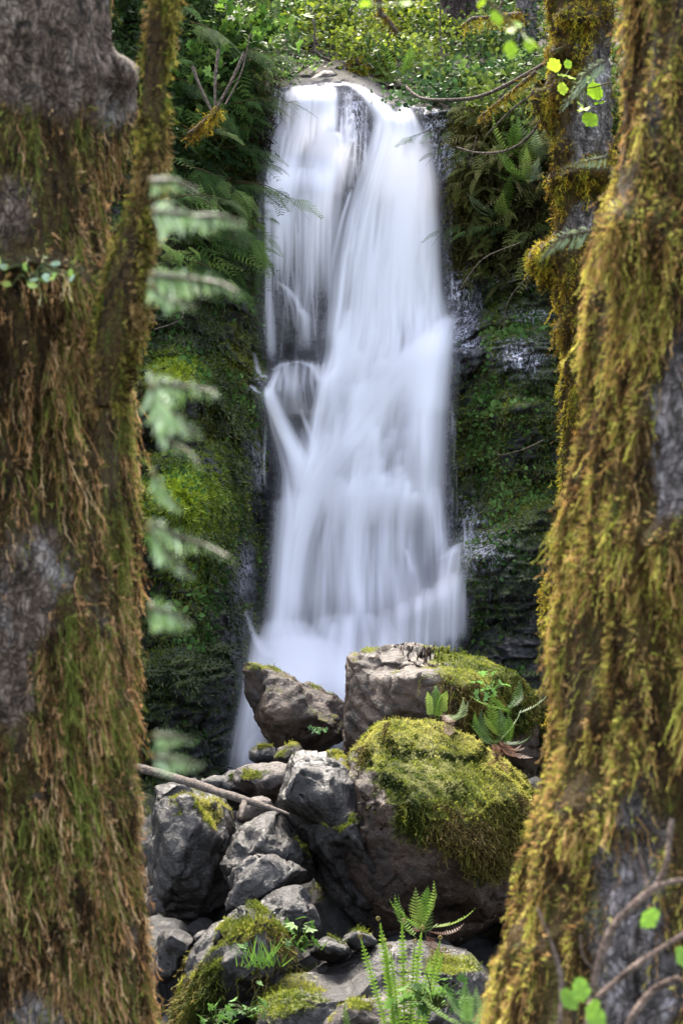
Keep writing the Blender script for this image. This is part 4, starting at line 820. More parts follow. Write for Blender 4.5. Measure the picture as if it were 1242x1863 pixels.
trr = empty('mossy_tree', P(1280, 1863, 3.0) * np.array([1, 1, 0]) + np.array([0, 0, -.7]), 'leaning foreground trunk along the right edge, shaggy with golden green moss', 'tree', 'mossy trees framing the waterfall')
trunk('trunk', [(1350, -300, 215), (1362, 0, 224), (1364, 200, 216), (1360, 400, 238), (1350, 560, 260), (1355, 700, 268), (1355, 900, 294), (1356, 1100, 310), (1358, 1250, 320), (1354, 1500, 350), (1348, 1600, 374), (1335, 1750, 414), (1335, 1863, 428), (1335, 2200, 480)], 3.1, trr, M_BARK2,
      bare=[(1230, 830, 45, 140, 1.3), (1150, 1560, 60, 160, .8), (1180, 1800, 90, 110, .9), (1190, 100, 20, 160, .5), (1240, 640, 20, 60, .5)],
      mossbase=.9, seed=61, nstr=52000, ntuft=30000, pal=PAL_R, lump=.026, slen=(.035, .1), dirmix=.16, swid=.48, tsz=(.007, .018), lumps=[(1150, 420, 60, 50, .04), (1220, 980, 50, 40, .05), (1080, 1480, 60, 60, .04)],
      glow=lambda x, y, n: 1.1 + 0 * x)

tm = empty('mossy_tree', P(1080, 1500, 7.0) * np.array([1, 1, 0]) + np.array([0, 0, -.9]), 'slimmer grey barked tree with rounded golden moss cushions, behind the right trunk', 'tree', 'mossy trees framing the waterfall')
trunk('trunk', [(1054, -300, 60), (1050, 0, 56), (1060, 100, 50), (1060, 160, 47), (1058, 230, 44), (1060, 300, 42), (1062, 400, 46), (1062, 480, 52), (1066, 560, 50), (1070, 640, 46), (1074, 800, 46), (1072, 1000, 60), (1080, 1500, 80), (1085, 1900, 100)], 7.0, tm, M_BARK2,
      bare=[(1070, 250, 40, 50, .8), (1060, 400, 40, 36, .7), (1095, 150, 26, 90, .5)], mossbase=.8, seed=71, nstr=3500, ntuft=20000, tsz=(.01, .028), pal=PAL_M, lump=.03, slen=(.04, .1), seg=110, nv=420,
      lumps=[(1030, 98, 22, 16, .08), (1005, 170, 20, 30, .10), (1000, 215, 16, 26, .07), (1065, 322, 36, 16, .12), (1050, 35, 24, 20, .1), (996, 470, 26, 30, .10), (1000, 540, 22, 50, .06), (1015, 600, 20, 20, .04), (1010, 750, 16, 60, .04), (1004, 340, 14, 20, .03)])

# cedar far up the slope
tc = empty('cedar_tree', P(832, 95, 22.5), 'reddish brown conifer trunk rising on the slope above the fall', 'tree', 'trees on the slope above the fall')
trunk('trunk', [(838, -800, 26), (836, -100, 27), (834, 0, 28), (832, 60, 31), (828, 90, 36), (825, 130, 44)], 22.5, tc, M_CEDAR, mossbase=.15, seed=81, nstr=200, ntuft=150, pal=PAL_M, lump=.05, slen=(.1, .25), seg=90, nv=200)
tc2 = empty('cedar_tree', P(965, 60, 21.5), 'paler trunk on the slope just left of the cushion mossed tree', 'tree', 'trees on the slope above the fall')
trunk('trunk', [(958, -800, 16), (958, -60, 18), (955, 40, 19), (952, 90, 24)], 21.5, tc2, M_BARK2, mossbase=.3, seed=82, nstr=300, ntuft=150, pal=PAL_M, lump=.03, slen=(.1, .25), seg=50, nv=100)

# ------------------------------------------------------------------ undergrowth on the slope above the fall
def on_slope(px, py): return cliff_pts(np.asarray(px, float), np.asarray(py, float))
rg = np.random.default_rng(90)
bag = Bag(); n = 52000
px = rg.uniform(200, 1130, n); py = rg.uniform(-60, 330, n); lim = interp(px, [(200, 520), (300, 480), (460, 330), (490, 150), (520, 140), (640, 130), (700, 160), (790, 170), (870, 240), (1000, 330), (1130, 400)])
dn = fbm(np.stack([px / 60, py / 60, px * 0], -1), 3, 91); keep = (py < lim) & (dn + rg.normal(size=n) * .25 > -.25); px, py, dn = px[keep], py[keep], dn[keep]; n = len(px)
pos = on_slope(px, py) + np.stack([rg.normal(size=n) * .05, -rg.random(n) * .5, rg.random(n) * .35], 1)
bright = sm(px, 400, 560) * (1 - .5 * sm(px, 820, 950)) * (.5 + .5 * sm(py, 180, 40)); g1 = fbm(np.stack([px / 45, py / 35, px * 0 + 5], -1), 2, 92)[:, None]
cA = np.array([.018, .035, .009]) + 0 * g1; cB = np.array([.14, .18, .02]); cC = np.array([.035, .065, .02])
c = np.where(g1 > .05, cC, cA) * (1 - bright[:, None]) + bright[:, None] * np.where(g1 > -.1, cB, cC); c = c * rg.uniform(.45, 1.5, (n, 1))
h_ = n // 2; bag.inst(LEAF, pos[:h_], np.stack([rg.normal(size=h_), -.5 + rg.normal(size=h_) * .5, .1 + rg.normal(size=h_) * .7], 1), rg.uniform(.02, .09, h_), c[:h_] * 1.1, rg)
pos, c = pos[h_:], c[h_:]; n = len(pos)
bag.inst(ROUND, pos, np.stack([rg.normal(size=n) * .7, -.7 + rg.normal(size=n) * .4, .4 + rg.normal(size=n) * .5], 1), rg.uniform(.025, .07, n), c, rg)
setp(bag.build('undergrowth', M_LEAF), 'low leafy ground cover over the slope above the fall', kind='stuff')
# dry hanging moss and roots over banks
bag = Bag(); n = 5200
px = np.concatenate([rg.uniform(300, 500, n // 2), rg.uniform(820, 1060, n // 2)]); py = np.concatenate([rg.uniform(0, 420, n // 2), rg.uniform(180, 480, n // 2)])
pos = on_slope(px, py) + np.stack([0 * px, -rg.random(n) * .3, 0 * px], 1)
for k in range(7):
    s_ = slice(k, None, 7); bag.inst(STR[k], pos[s_], np.array([0, 0, -1.]) + rg.normal(size=(len(pos[s_]), 3)) * .3, rg.uniform(.12, .4, len(pos[s_])), mosscol(pos[s_], len(pos[s_]), [(.02, .016, .006), (.06, .05, .015), (.1, .1, .02), (.13, .09, .04)]), rg)
setp(bag.build('hanging_moss', M_MOSS), 'dry hanging moss and rootlets trailing over the banks beside the fall', kind='stuff')

def fern(label, px, py, d, L, n, cols, seed, group='sword ferns', dead=0, up=.6, spread=6.28, a0=0, cat='fern', fr=None, name='fern', mat=None):
    r = np.random.default_rng(seed); base = P(px, py, d); bag = Bag()
    a = a0 + np.linspace(0, spread, n, endpoint=False) + r.normal(size=n) * .2
    el = np.clip(up + r.normal(size=n) * .25, -.6, 1.5)
    ax = np.stack([np.cos(a) * np.cos(el), np.sin(a) * np.cos(el), np.sin(el)], 1)
    T = fr or FROND
    for i in range(n):
        s = L * r.uniform(.75, 1.15); c = np.array(cols[r.integers(len(cols))]) * r.uniform(.7, 1.25)
        nd = i < dead
        if nd: ax[i, 2] = -abs(ax[i, 2]) - .5; c = np.array([.1, .055, .04]) * r.uniform(.7, 1.4)
        upv = nrm(np.array([[0, 0, 1.]]) - (ax[i:i + 1, 2:3]) * ax[i:i + 1]); sd = np.cross(upv, nrm(ax[i:i + 1]))
        bag.inst(T[r.integers(len(T))], base[None] + r.normal(size=(1, 3)) * .02, ax[i:i + 1], s, c, r, side=-sd)
    return setp(bag.build(name, mat or M_LEAF, origin=base), label, cat, group)
G1 = [(.05, .1, .015), (.09, .16, .025), (.14, .2, .04)]; G2 = [(.12, .22, .03), (.2, .3, .05)]; G3 = [(.08, .12, .05), (.13, .17, .09), (.05, .09, .03)]
fern('bright upright young fern growing where the two biggest boulders meet', 797, 1304, 10.3, .21, 6, G1 + G2, 1, None, up=1.2)
fern('grey green drooping fronds just under the bright upright fern', 812, 1310, 10.05, .26, 5, G3, 2, None, dead=2, up=-.1, a0=-1.6, spread=2.2)
fern('large fern with brown dead fronds beneath, on the right shoulder of the mossy boulder', 905, 1352, 9.75, .25, 19, G1 + G3, 3, None, dead=8, up=.45)
fern('fern with drooping dark fronds in the hollow below the hanging moss', 765, 1695, 8.7, .27, 13, G1, 4, None, dead=4, up=.5)
fern('pale fern frond cluster hanging over the mossy top of the largest boulder', 925, 1290, 10.6, .3, 5, G1 + G3, 5, None, up=.2)
fern('blurred leafy fern at the bottom edge beside the right trunk', 850, 1880, 4.4, .16, 8, [(.09, .17, .04), (.16, .25, .08)], 7, None, up=.6)
fern('dark fern at the bottom edge left of the upright fiddleheads', 655, 1925, 6.8, .2, 8, G1, 8, None, up=.4)
# upright fiddlehead fern
def fiddle():
    r = np.random.default_rng(3); bag = Bag(); base = P(735, 1900, 7.0)
    T = [tpl_frond(s + 20, pairs=26, droop=.06 + .05 * s, wid=.042, lw=.01, taper=2) for s in range(3)]
    for i in range(11):
        x = (i - 5) * .013 + r.normal() * .006; ax = np.array([[x * 4 + r.normal() * .03, r.normal() * .08, 1]]); L = r.uniform(.36, .52)
        bag.inst(T[i % 3], base[None] + np.array([[x, r.normal() * .02, 0]]), ax, L, np.array([.14, .24, .03]) * r.uniform(.8, 1.2), r, side=np.array([[1., 0, 0]]))
        a_ = nrm(ax)[0]; tip = base + np.array([x, 0, 0]) + a_ * L * .97
        aa = np.linspace(0, 5.2, 12); rr = .011 * (1 - aa / 7); sp = np.stack([np.sin(aa) * rr * (1 if x > 0 else -1), 0 * aa, (1 - np.cos(aa)) * rr], 1) + tip
        _, V, F = tube(None, sp, np.linspace(.004, .003, 12), None, seg=6)
        bag.add(V, F[:1], np.tile([.2, .16, .05], (len(V), 1)))
    setp(bag.build('fern', M_LEAF, origin=base), 'cluster of tall upright fern fronds with curled tips at the bottom edge', 'fern')
fiddle()
# little plants among the rocks
def herb(label, px, py, d, n, L, cols, seed, tpl=MAPLE, rx=40, ry=25, cat='plant', name='leafy_plant', group=None, mat=None, stem=True):
    r = np.random.default_rng(seed); base = P(px, py, d); bag = Bag()
    tips = P(px + r.normal(size=n) * rx * .6, py - np.abs(r.normal(size=n)) * ry, d - .05 + r.normal(size=n) * .08)
    if stem:
        for t in tips:
            mid = (base + t) / 2 + np.array([0, 0, .02]); _, V, F = tube(None, [base, mid, t], [.003, .0025, .0015], None, seg=4); bag.add(V, F[:1], np.tile([.06, .08, .02], (len(V), 1)))
    ax = np.stack([r.normal(size=n) * .8, -.7 + r.normal(size=n) * .4, r.normal(size=n) * .3 + .1], 1)
    bag.inst(tpl, tips, ax, r.uniform(.7, 1.2, n) * L, np.array(cols)[r.integers(len(cols), size=n)] * r.uniform(.75, 1.25, (n, 1)), r)
    return setp(bag.build(name, mat or M_LEAF, origin=base), label, cat, group)
herb('small plant with lobed light green leaves beside the smooth blue grey block', 545, 1725, 8.7, 22, .05, [(.05, .11, .02), (.09, .17, .03)], 41, rx=38, ry=28)
herb('sprig of small green leaves at the bottom between the two lowest boulders', 450, 1850, 7.8, 20, .035, [(.08, .16, .04)], 42, rx=50, ry=28)
herb('tiny green rosette on the moss left of the grass tuft', 440, 1730, 8.2, 8, .03, [(.1, .2, .06)], 43, rx=14, ry=10)
herb('low green leaves on the mossy boulder shoulder at the very bottom left', 390, 1865, 7.6, 18, .035, [(.07, .15, .03)], 44, rx=45, ry=20)
herb('row of tiny green leaves in the crack of the leaning brown boulder', 580, 1332, 12.1, 14, .03, [(.12, .25, .1)], 45, rx=30, ry=5)
herb('leafy sprig in the dark hollow over the large fern', 890, 1268, 10.8, 16, .05, [(.12, .24, .06)], 46, rx=30, ry=22)
herb('low leaves behind the fiddlehead fern at the bottom', 790, 1840, 6.9, 40, .05, [(.04, .09, .02), (.1, .19, .04)], 47, rx=60, ry=40)
def grass(px, py, d, n, seed, label):
    r = np.random.default_rng(seed); base = P(px, py, d); bag = Bag(); pos = base[None] + r.normal(size=(n, 3)) * np.array([.05, .04, .01])
    bag.inst((BLADE[0] * np.array([.35, 1, 1]), BLADE[1], BLADE[2]), pos, np.stack([r.normal(size=n) * .5, r.normal(size=n) * .3, 1 + 0 * px * np.ones(n)], 1), r.uniform(.06, .14, n), np.array([.1, .2, .03]) * r.uniform(.7, 1.4, (n, 1)), r)
    setp(bag.build('grass_tuft', M_LEAF, origin=base), label, 'grass')
grass(478, 1755, 8.15, 60, 5, 'tuft of bright thin grass on top of the mossy bottom boulder')

# ferns and shrubs on the banks
fr = np.random.default_rng(120)
spots = [(725, 150, 'dark glossy fern on the bank right of the lip'), (690, 118, 'fern tucked under the stump above the lip'), (880, 175, 'fern in the middle of the right bank above the thin branch'), (985, 300, 'large grey fern drooping beside the cushion mossed tree'), (940, 290, 'small fern left of the large grey fern'), (960, 330, 'fern hanging low beneath the grey fern'), (770, 120, 'leafy fern below the reddish conifer trunk'),
         (905, 395, 'pale fern frond reaching out over the right wall'), (350, 300, 'fern drooping over the left bank under the broken mossy branch'), (420, 130, 'fern high on the left bank'), (330, 200, 'fern close beside the mossy limb of the left trunk'), (480, 60, 'fern high on the left slope under the young maple leaves'), (380, 420, 'lowest fern hanging on the dark left cliff'), (530, 90, 'fern on the slope above the left lip'), (610, 60, 'fern on the bright slope above the lip')]
for i, (x, y, lb) in enumerate(spots):
    b = on_slope(x, y); dd = b[1] - .35
    fern(lb, x, y, dd, fr.uniform(.42, .6), 10, G3 + G1 if i % 2 else G1, 200 + i, 'ferns on the banks beside the fall', up=.25, dead=1)
def bough(label, px, py, d, L, dx, dz, cols, seed, n=5, group=None, mat=None, name='conifer_bough', wid=None):
    """hanging conifer bough: a twig with several flat sprays"""
    r = np.random.default_rng(seed); base = P(px, py, d); bag = Bag(); dirv = nrm(np.array([[dx, -.25, dz]]))[0]
    e = base + dirv * L; mid = (base + e) / 2 + np.array([0, 0, .08 * L]); _, V, F = tube(None, [base, mid, e], [.008 * L * 2, .005, .002], None, seg=5); bag.add(V, F[:1], np.tile([.06, .045, .02], (len(V), 1)))
    t = np.linspace(.15, 1, n); pp = base + dirv * L * t[:, None] + np.array([0, 0, 1]) * (.28 * L * t * (1 - t))[:, None]
    for i in range(n):
        sg = 1 if i % 2 else -1; side = np.cross(dirv, [0, 0, 1.]); ax = (dirv * .8 + side * sg * .7 * (i < n - 1) + np.array([0, 0, -.25]) + r.normal(size=3) * .12)[None]
        up = np.array([[0, -.45, 1.]]); sd = np.cross(up, ax)
        bag.inst(SPRAY[r.integers(4)], pp[i:i + 1], ax, L * r.uniform(.5, .75) * (1 - .3 * t[i]), np.array(cols[r.integers(len(cols))]) * r.uniform(.75, 1.25), r, side=sd)
    return setp(bag.build(name, mat or M_NEEDLE, origin=base), label, 'conifer bough', group)
HB = [(.012, .032, .008), (.022, .05, .012), (.035, .07, .016), (.06, .1, .022)]
bl = [(300, 60), (345, 40), (390, 90), (440, 30), (470, 110), (310, 140), (360, 180), (420, 190), (460, 230), (300, 250), (330, 300), (395, 270), (430, 330), (310, 360), (360, 380), (450, 300), (300, 420), (345, 450), (400, 400), (500, 20), (540, 50), (520, 110), (590, 40), (470, 180), (405, 340), (330, 470)]
BLAB = ['conifer bough beside the top of the left limb', 'topmost left conifer bough above the broken mossy branch', 'conifer bough crossing the forks of the broken mossy branch', 'conifer bough among the lobed maple leaves at the top', 'conifer bough hanging over the corner left of the lip', 'conifer bough behind the limb, level with the lip',
 'conifer bough just above the broken mossy branch', 'conifer bough between the broken branch and the lip', 'bough touching the left edge of the upper curtain of water', 'bough left of the base of the broken mossy branch', 'bough above the topmost pale blurred frond', 'conifer bough just under the broken mossy branch', 'bough tip reaching the edge of the white step in the curtain',
 'conifer bough directly behind the topmost pale frond', 'bough between the topmost pale frond and the pair below', 'bough hanging at the dark edge beside the upper curtain', 'conifer bough behind the pale frond that touches the limb', 'bough hanging between the paired pale fronds and the wide one', 'bough behind the frond that points at the curtain of water', 'bough at the very top edge left of the sapling stem',
 'bough on the slope just left of the curved sapling', 'bough leaning over the left corner of the white lip', 'grey green bough across the top of the curved sapling', 'bough on the bank nearest the left end of the lip', 'bough near the foot of the left bank beside the falling curtain', 'lowest bough, just above the wide pale frond']
for i, (x, y) in enumerate(bl):
    b = on_slope(x, y)
    bough(BLAB[i], x, y, b[1] - .4 - .3 * fr.random(), fr.uniform(.5, .8) if x < 440 else .34, fr.uniform(.3, 1) * (1 if x < 440 else fr.choice([-1, 1])), fr.uniform(-.5, .0), HB, 300 + i, 9, 'conifer boughs on the left bank')
for i, (x, y) in enumerate([(870, 270), (830, 240), (930, 410), (880, 410), (960, 200), (900, 130)]):
    b = on_slope(x, y)
    bough(('bough with flat fronds crossing the right bank under the thin branch', 'small bough beside the green moss patch right of the fall', 'bough low on the right bank below the drooping ferns', 'outermost bough pointing at the falling water on the right wall', 'bough near the top of the right bank beside the cushion mossed tree', 'bough under the conifer trunk on the right slope')[i], x, y, b[1] - .5, .5, -.9, -.15, HB, 340 + i, 5, 'conifer boughs on the right bank')

def bank_fronds(name, label, n, reg, L, cols, seed, T, side=0):
    r = np.random.default_rng(seed); bag = Bag(); x0, x1, y0, y1 = reg; px, py = r.uniform(x0, x1, n), r.uniform(y0, y1, n)
    if side < 0: k_ = px < 500 - sm(py, 100, 300) * 25; px, py = px[k_], py[k_]
    else: k_ = px > 830 + 0 * py; px, py = px[k_], py[k_]
    pos = on_slope(px, py) + np.stack([0 * px, -r.uniform(.1, .6, len(px)), 0 * px], 1)
    k_ = fbm(pos * 1.6, 2, seed) > -.3; pos = pos[k_]; m_ = len(pos); cl = mosscol(pos, m_, cols, 1.5, seed)
    ax = np.stack([r.normal(size=m_) * .6 - side * .35, -.5 + r.normal(size=m_) * .25, -.25 + r.normal(size=m_) * .25], 1)
    for k in range(len(T)):
        q = slice(k, None, len(T)); bag.inst(T[k], pos[q], ax[q], L * r.uniform(.6, 1.3, len(pos[q])), cl[q], r, side=np.cross(np.array([0, -.5, 1.]), ax[q]))
    return setp(bag.build(name, M_NEEDLE), label, kind='stuff')
SPM = [tpl_spray(s + 30, n=7, wid=.5) for s in range(3)]
bank_fronds('left_bank_foliage', 'mass of drooping conifer and fern foliage covering the left bank', 1300, (290, 520, -20, 520), .3, [(.012, .03, .008), (.03, .07, .015), (.07, .13, .03), (.2, .28, .06)], 11, SPM + FROND[1:4], -1)
bank_fronds('right_bank_foliage', 'mass of fern and twig foliage covering the right bank', 600, (830, 1080, 170, 520), .24, [(.02, .03, .008), (.06, .07, .015), (.1, .12, .03), (.14, .12, .05)], 12, SPM[:2] + FROND[1:4], 1)
def shrub(label, px, py, rx, ry, n, L, cols, seed, tpl=LEAF, off=.7, group='leafy shrubs on the slope'):
    r = np.random.default_rng(seed); b = on_slope(px, py + ry * .8); root = empty('shrub', b, label, 'shrub', group)
    ns = 7; sb = Bag(); tips = []
    for k in range(ns):
        tx = px + r.uniform(-1, 1) * rx; ty = py - r.uniform(-.6, 1) * ry; t = P(tx, ty, b[1] - off * r.uniform(.3, 1.2)); tips.append(t)
        mid = (b + t) / 2 + r.normal(size=3) * .08; _, V, F = tube(None, [b, mid, t], [.014, .009, .003], None, seg=5); sb.add(V, F[:1], np.tile([.07, .05, .03], (len(V), 1)))
    sb.build('stem', M_MOSS, root)
    nc = 16; cc = P(px + r.normal(size=nc) * rx * .55, py + r.normal(size=nc) * ry * .5, b[1] - off * r.uniform(.1, 1.3, nc)); i = r.integers(nc, size=n)
    pos = cc[i] + r.normal(size=(n, 3)) * np.array([.11, .13, .05]) * (rx / 60)
    bag = Bag(); bag.inst(tpl, pos, np.stack([r.normal(size=n) * .8, -.6 + r.normal(size=n) * .4, r.normal(size=n) * .35], 1), r.uniform(.6, 1.3, n) * L, np.array(cols)[r.integers(len(cols), size=n)] * r.uniform(.6, 1.3, (n, 1)) * (.7 + .6 * r.random(nc))[i][:, None], r)
    bag.build('foliage', M_LEAF, root)
YG = [(.15, .2, .015), (.24, .29, .03), (.07, .11, .015), (.03, .05, .01)]; DG = [(.025, .06, .018), (.05, .09, .03)]; MG = [(.08, .14, .03), (.13, .2, .05), (.03, .07, .02)]
for i, a in enumerate([('yellow green shrub in the top middle above the lip stone', 600, 30, 70, 45, 700, .08, YG), ('bright yellow green shrub left of the conifer trunk', 720, 40, 70, 50, 900, .07, YG), ('lime shrub directly above the main stream', 660, 85, 60, 35, 600, .06, YG), ('green shrub behind the boughs at the top left', 520, 20, 60, 40, 500, .07, MG),
                       ('leafy shrub right of the conifer trunk', 900, 60, 60, 50, 700, .07, MG), ('spreading dark shrub with shiny leaves under the conifer trunk', 830, 150, 90, 35, 900, .075, DG + MG), ('shiny leaved shrub beside the cushion mossed tree', 930, 140, 60, 40, 500, .08, DG + MG), ('yellow shrub at the top edge between the two slope trunks', 900, 5, 50, 30, 400, .07, YG),
                       ('young maple shrub with bright lobed leaves high on the left bank', 430, 60, 80, 50, 260, .1, [(.07, .14, .02), (.13, .22, .03), (.03, .07, .012)], MAPLE), ('low maple shoots with lobed leaves halfway down the left bank', 370, 130, 60, 40, 110, .1, [(.07, .15, .03), (.12, .2, .04)], MAPLE), ('dark low shrub left of the lip stone', 520, 120, 40, 25, 300, .06, MG), ('low dark shrub right of the main stream crest', 790, 175, 60, 18, 400, .06, DG)]):
    shrub(a[0], *a[1:7 + 1], 400 + i, tpl=a[8] if len(a) > 8 else (LEAF, ROUND)[i % 2])

# bare twigs and thin branches
def branch(label, pts, r0, r1, mat=M_TWIG, name='thin_branch', mossy=0, seed=1, subs=(), group='thin branches around the fall', pal=PAL_M):
    P3 = [P(*p) for p in pts]; root = empty(name, P3[0], label, 'branch', group)
    n = len(P3); _, V, F = tube('stem', P3, np.linspace(r0, r1, n), mat, root, 8, r0 * .2, seed, moss=.3 if mossy else 0.0)
    for s_ in subs:
        q = [P(*p) for p in s_]; tube('twig', q, np.linspace(r0 * .45, r1 * .6, len(q)), mat, root, 6, 0, seed, moss=.3 if mossy else 0.0)
    if mossy:
        r = np.random.default_rng(seed); F = F[:1]; tri, Bc = sample_surface(V, F, mossy, r); pos = bary(V, tri, Bc); bag = Bag()
        for k in range(5):
            q = slice(k, None, 5); m_ = len(pos[q]); bag.inst(STR[k], pos[q], np.array([0, 0, -1.]) + r.normal(size=(m_, 3)) * .5, r.uniform(.03, .1, m_) * (1 + r0 * 10), mosscol(pos[q], m_, pal), r)
        bag.build('moss', M_MOSS, root)
branch('long thin brown branch arching across the right bank level with the crest', [(738, 158, 17.2), (765, 178, 16.9), (810, 182, 16.6), (870, 176, 16.4), (930, 150, 16.0), (1000, 110, 15.6)], .014, .02, seed=1, subs=[[(930, 150, 16), (900, 190, 16.2), (880, 215, 16.2)]])
branch('sagging dark branch under the drooping ferns of the right bank', [(830, 268, 16.4), (870, 278, 16.2), (920, 274, 16), (960, 250, 15.8), (985, 215, 15.6)], .008, .014, seed=2, subs=[[(853, 300, 16.2), (862, 270, 16.1), (866, 250, 16)]])
branch('broken mossy branch forking upward on the left bank', [(345, 245, 15.6), (370, 225, 15.5), (388, 208, 15.4), (395, 195, 15.4)], .03, .03, name='mossy_branch', mossy=260, seed=3, subs=[[(392, 200, 15.4), (420, 150, 15.4), (445, 95, 15.5)], [(392, 200, 15.4), (392, 140, 15.5), (398, 90, 15.6)], [(388, 208, 15.4), (365, 160, 15.5), (350, 120, 15.6)]])
branch('curved dark sapling stem standing over the lip stone', [(600, 110, 19.3), (580, 100, 19.2), (572, 85, 19.2), (572, 50, 19.2), (565, 20, 19.3)], .018, .01, seed=4)
branch('mossy crooked branch in the top middle near the conifer trunk', [(722, 60, 17), (705, 35, 17), (690, 20, 17), (690, -40, 17)], .02, .03, name='mossy_branch', mossy=150, seed=5)
branch('mossy horizontal branch crossing in front of the conifer trunk', [(840, 48, 12), (860, 34, 12), (890, 32, 12), (918, 28, 12), (945, 26, 12.2)], .012, .02, name='mossy_branch', mossy=160, seed=6, subs=[[(890, 32, 12), (910, 10, 12), (915, -20, 12)]])
branch('slanting mossy branches across the right bank below the shiny shrub', [(870, 215, 16), (920, 175, 15.8), (975, 130, 15.6)], .012, .02, name='mossy_branch', mossy=200, seed=7, subs=[[(880, 250, 16), (930, 200, 15.8), (985, 160, 15.6)]])
branch('thin vine hanging down the right wall toward the wet rock', [(990, 480, 15.7), (965, 500, 15.8), (935, 530, 16), (920, 560, 16.1), (915, 600, 16.2)], .005, .004, seed=8)
branch('thin bare twig low on the right wall', [(990, 800, 15.6), (950, 818, 15.8), (910, 828, 16), (900, 820, 16)], .006, .004, seed=9)
branch('slender twig hanging on the left bank beside the fall', [(455, 60, 16), (440, 130, 15.9), (410, 190, 15.8)], .006, .008, seed=10)
branch('two thin upright stems on the slope left of the conifer trunk', [(805, 120, 20), (800, 60, 20), (802, -20, 20)], .012, .01, seed=11)
for i, (pts, lb) in enumerate([([(300, 320, 15.2), (360, 350, 15.2), (430, 430, 15.5)], 'thin twig slanting down the left bank toward the curtain of water'), ([(280, 600, 15.2), (330, 580, 15.3), (330, 550, 15.4)], 'short bent twig on the dark left cliff under the pale fronds'), ([(840, 520, 16.2), (880, 470, 16.1), (950, 440, 15.8)], 'twig arching over wet rock on the right wall')]):
    branch(lb, pts, .006, .004, seed=20 + i)

# mossy stump above the lip
def stump(label, px, py, w_, h_, seed):
    b = on_slope(px, py); r = empty('mossy_stump', b, label, 'stump', 'mossy stumps above the lip')
    d_ = float(b[1]) - .2
    trunk('wood', [(px + 2, py - h_, w_ * .7), (px, py - h_ * .4, w_), (px - 2, py + 12, w_ * 1.3)], d_, r, M_CEDAR, mossbase=.7, seed=seed, nstr=300, ntuft=600, pal=PAL_M, lump=.06, slen=(.08, .2), seg=50, nv=40)
stump('dark rotten stump hung with moss above the main stream crest', 690, 135, 16, 38, 1)
stump('low mossy stump just right of the lip stone', 648, 122, 12, 14, 2)

# ------------------------------------------------------------------ foreground sprays beside the left trunk (out of focus)
def frond_spray(label, pts, d, W_, cols, seed, group='pale blurred fronds beside the left trunk', n=11):
    """one twig drawn through pts (px,py) carrying flat leaflets hanging down both sides"""
    r = np.random.default_rng(seed); p = np.array(pts, float); L = np.concatenate([[0], np.cumsum(np.hypot(*np.diff(p, axis=0).T))]); t = np.linspace(0, L[-1], n * 3)
    C = P(np.interp(t, L, p[:, 0]), np.interp(t, L, p[:, 1]), d + .04 * np.sin(t / 60)); bag = Bag(); _, V, F = tube(None, C[::6], np.linspace(.003, .001, len(C[::6])), None, seg=5); bag.add(V, F[:1], np.tile([.08, .07, .035], (len(V), 1)))
    C = C + r.normal(size=C.shape) * .0012; T = nrm(np.gradient(C, axis=0)); f = t / L[-1]; wl = W_ * np.clip(1.25 - f, .25, 1) * d / K
    for sg in (-1, 1):
        ax = T * .6 + np.array([0, 0, -1.]) * (1 if sg > 0 else -.6) + r.normal(size=T.shape) * .16 + np.array([0, -.3 * sg, 0])
        bag.inst((LEAF[0] * np.array([.085, 1, 1]), LEAF[1], LEAF[2]), C, ax, wl * (1 if sg > 0 else .6) * r.uniform(.8, 1.15, len(C)), np.array(cols)[r.integers(len(cols), size=len(C))] * r.uniform(.85, 1.15, (len(C), 1)), r, side=T)
    setp(bag.build('hanging_frond', M_SPRAY, origin=C[0]), label, 'frond', group)
PG = [(.36, .5, .25), (.58, .7, .5), (.24, .38, .12), (.46, .6, .36)]
for i, (pts, d_, w_, lb) in enumerate([
    ([(274, 330), (310, 328), (366, 345)], 1.40, 26, 'topmost small pale frond beside the left trunk'),
    ([(280, 385), (330, 388), (364, 400)], 1.36, 55, 'pale frond touching the mossy limb, above the pair'),
    ([(350, 395), (400, 392), (448, 408)], 1.44, 34, 'pale frond pointing at the curtain of water'),
    ([(274, 500), (330, 505), (400, 515), (440, 535)], 1.40, 48, 'wide pale frond level with the dark cliff edge'),
    ([(274, 520), (300, 545), (360, 560)], 1.36, 30, 'short pale frond drooping under the wide one'),
    ([(274, 690), (300, 700), (350, 705), (400, 715)], 1.40, 42, 'pale frond over the left cliff, top of the thick cluster'),
    ([(274, 700), (300, 740), (340, 780), (362, 790)], 1.34, 60, 'broad pale frond in the middle of the thick cluster'),
    ([(274, 730), (300, 800), (340, 820), (368, 850)], 1.40, 36, 'pale frond at the lower end of the thick cluster'),
    ([(278, 860), (300, 900), (330, 930)], 1.40, 36, 'pale frond over the brightest moss mound'),
    ([(270, 950), (320, 975), (370, 990), (425, 1018)], 1.44, 38, 'long pale frond ending in front of the moss mound foot'),
    ([(270, 960), (300, 1010), (350, 1050)], 1.38, 40, 'pale frond drooping beneath the long one'),
    ([(272, 1105), (310, 1118), (350, 1140)], 1.36, 44, 'faint pale frond above the wet rock ledge'),
    ([(280, 1340), (320, 1340), (350, 1348)], 1.32, 26, 'faint pale frond in front of the wet rock ledge'),
    ([(280, 1378), (320, 1382), (368, 1392)], 1.32, 34, 'lowest pale frond over the end of the fallen branch'),
]): frond_spray(lb, pts, d_, w_, PG, 500 + i)
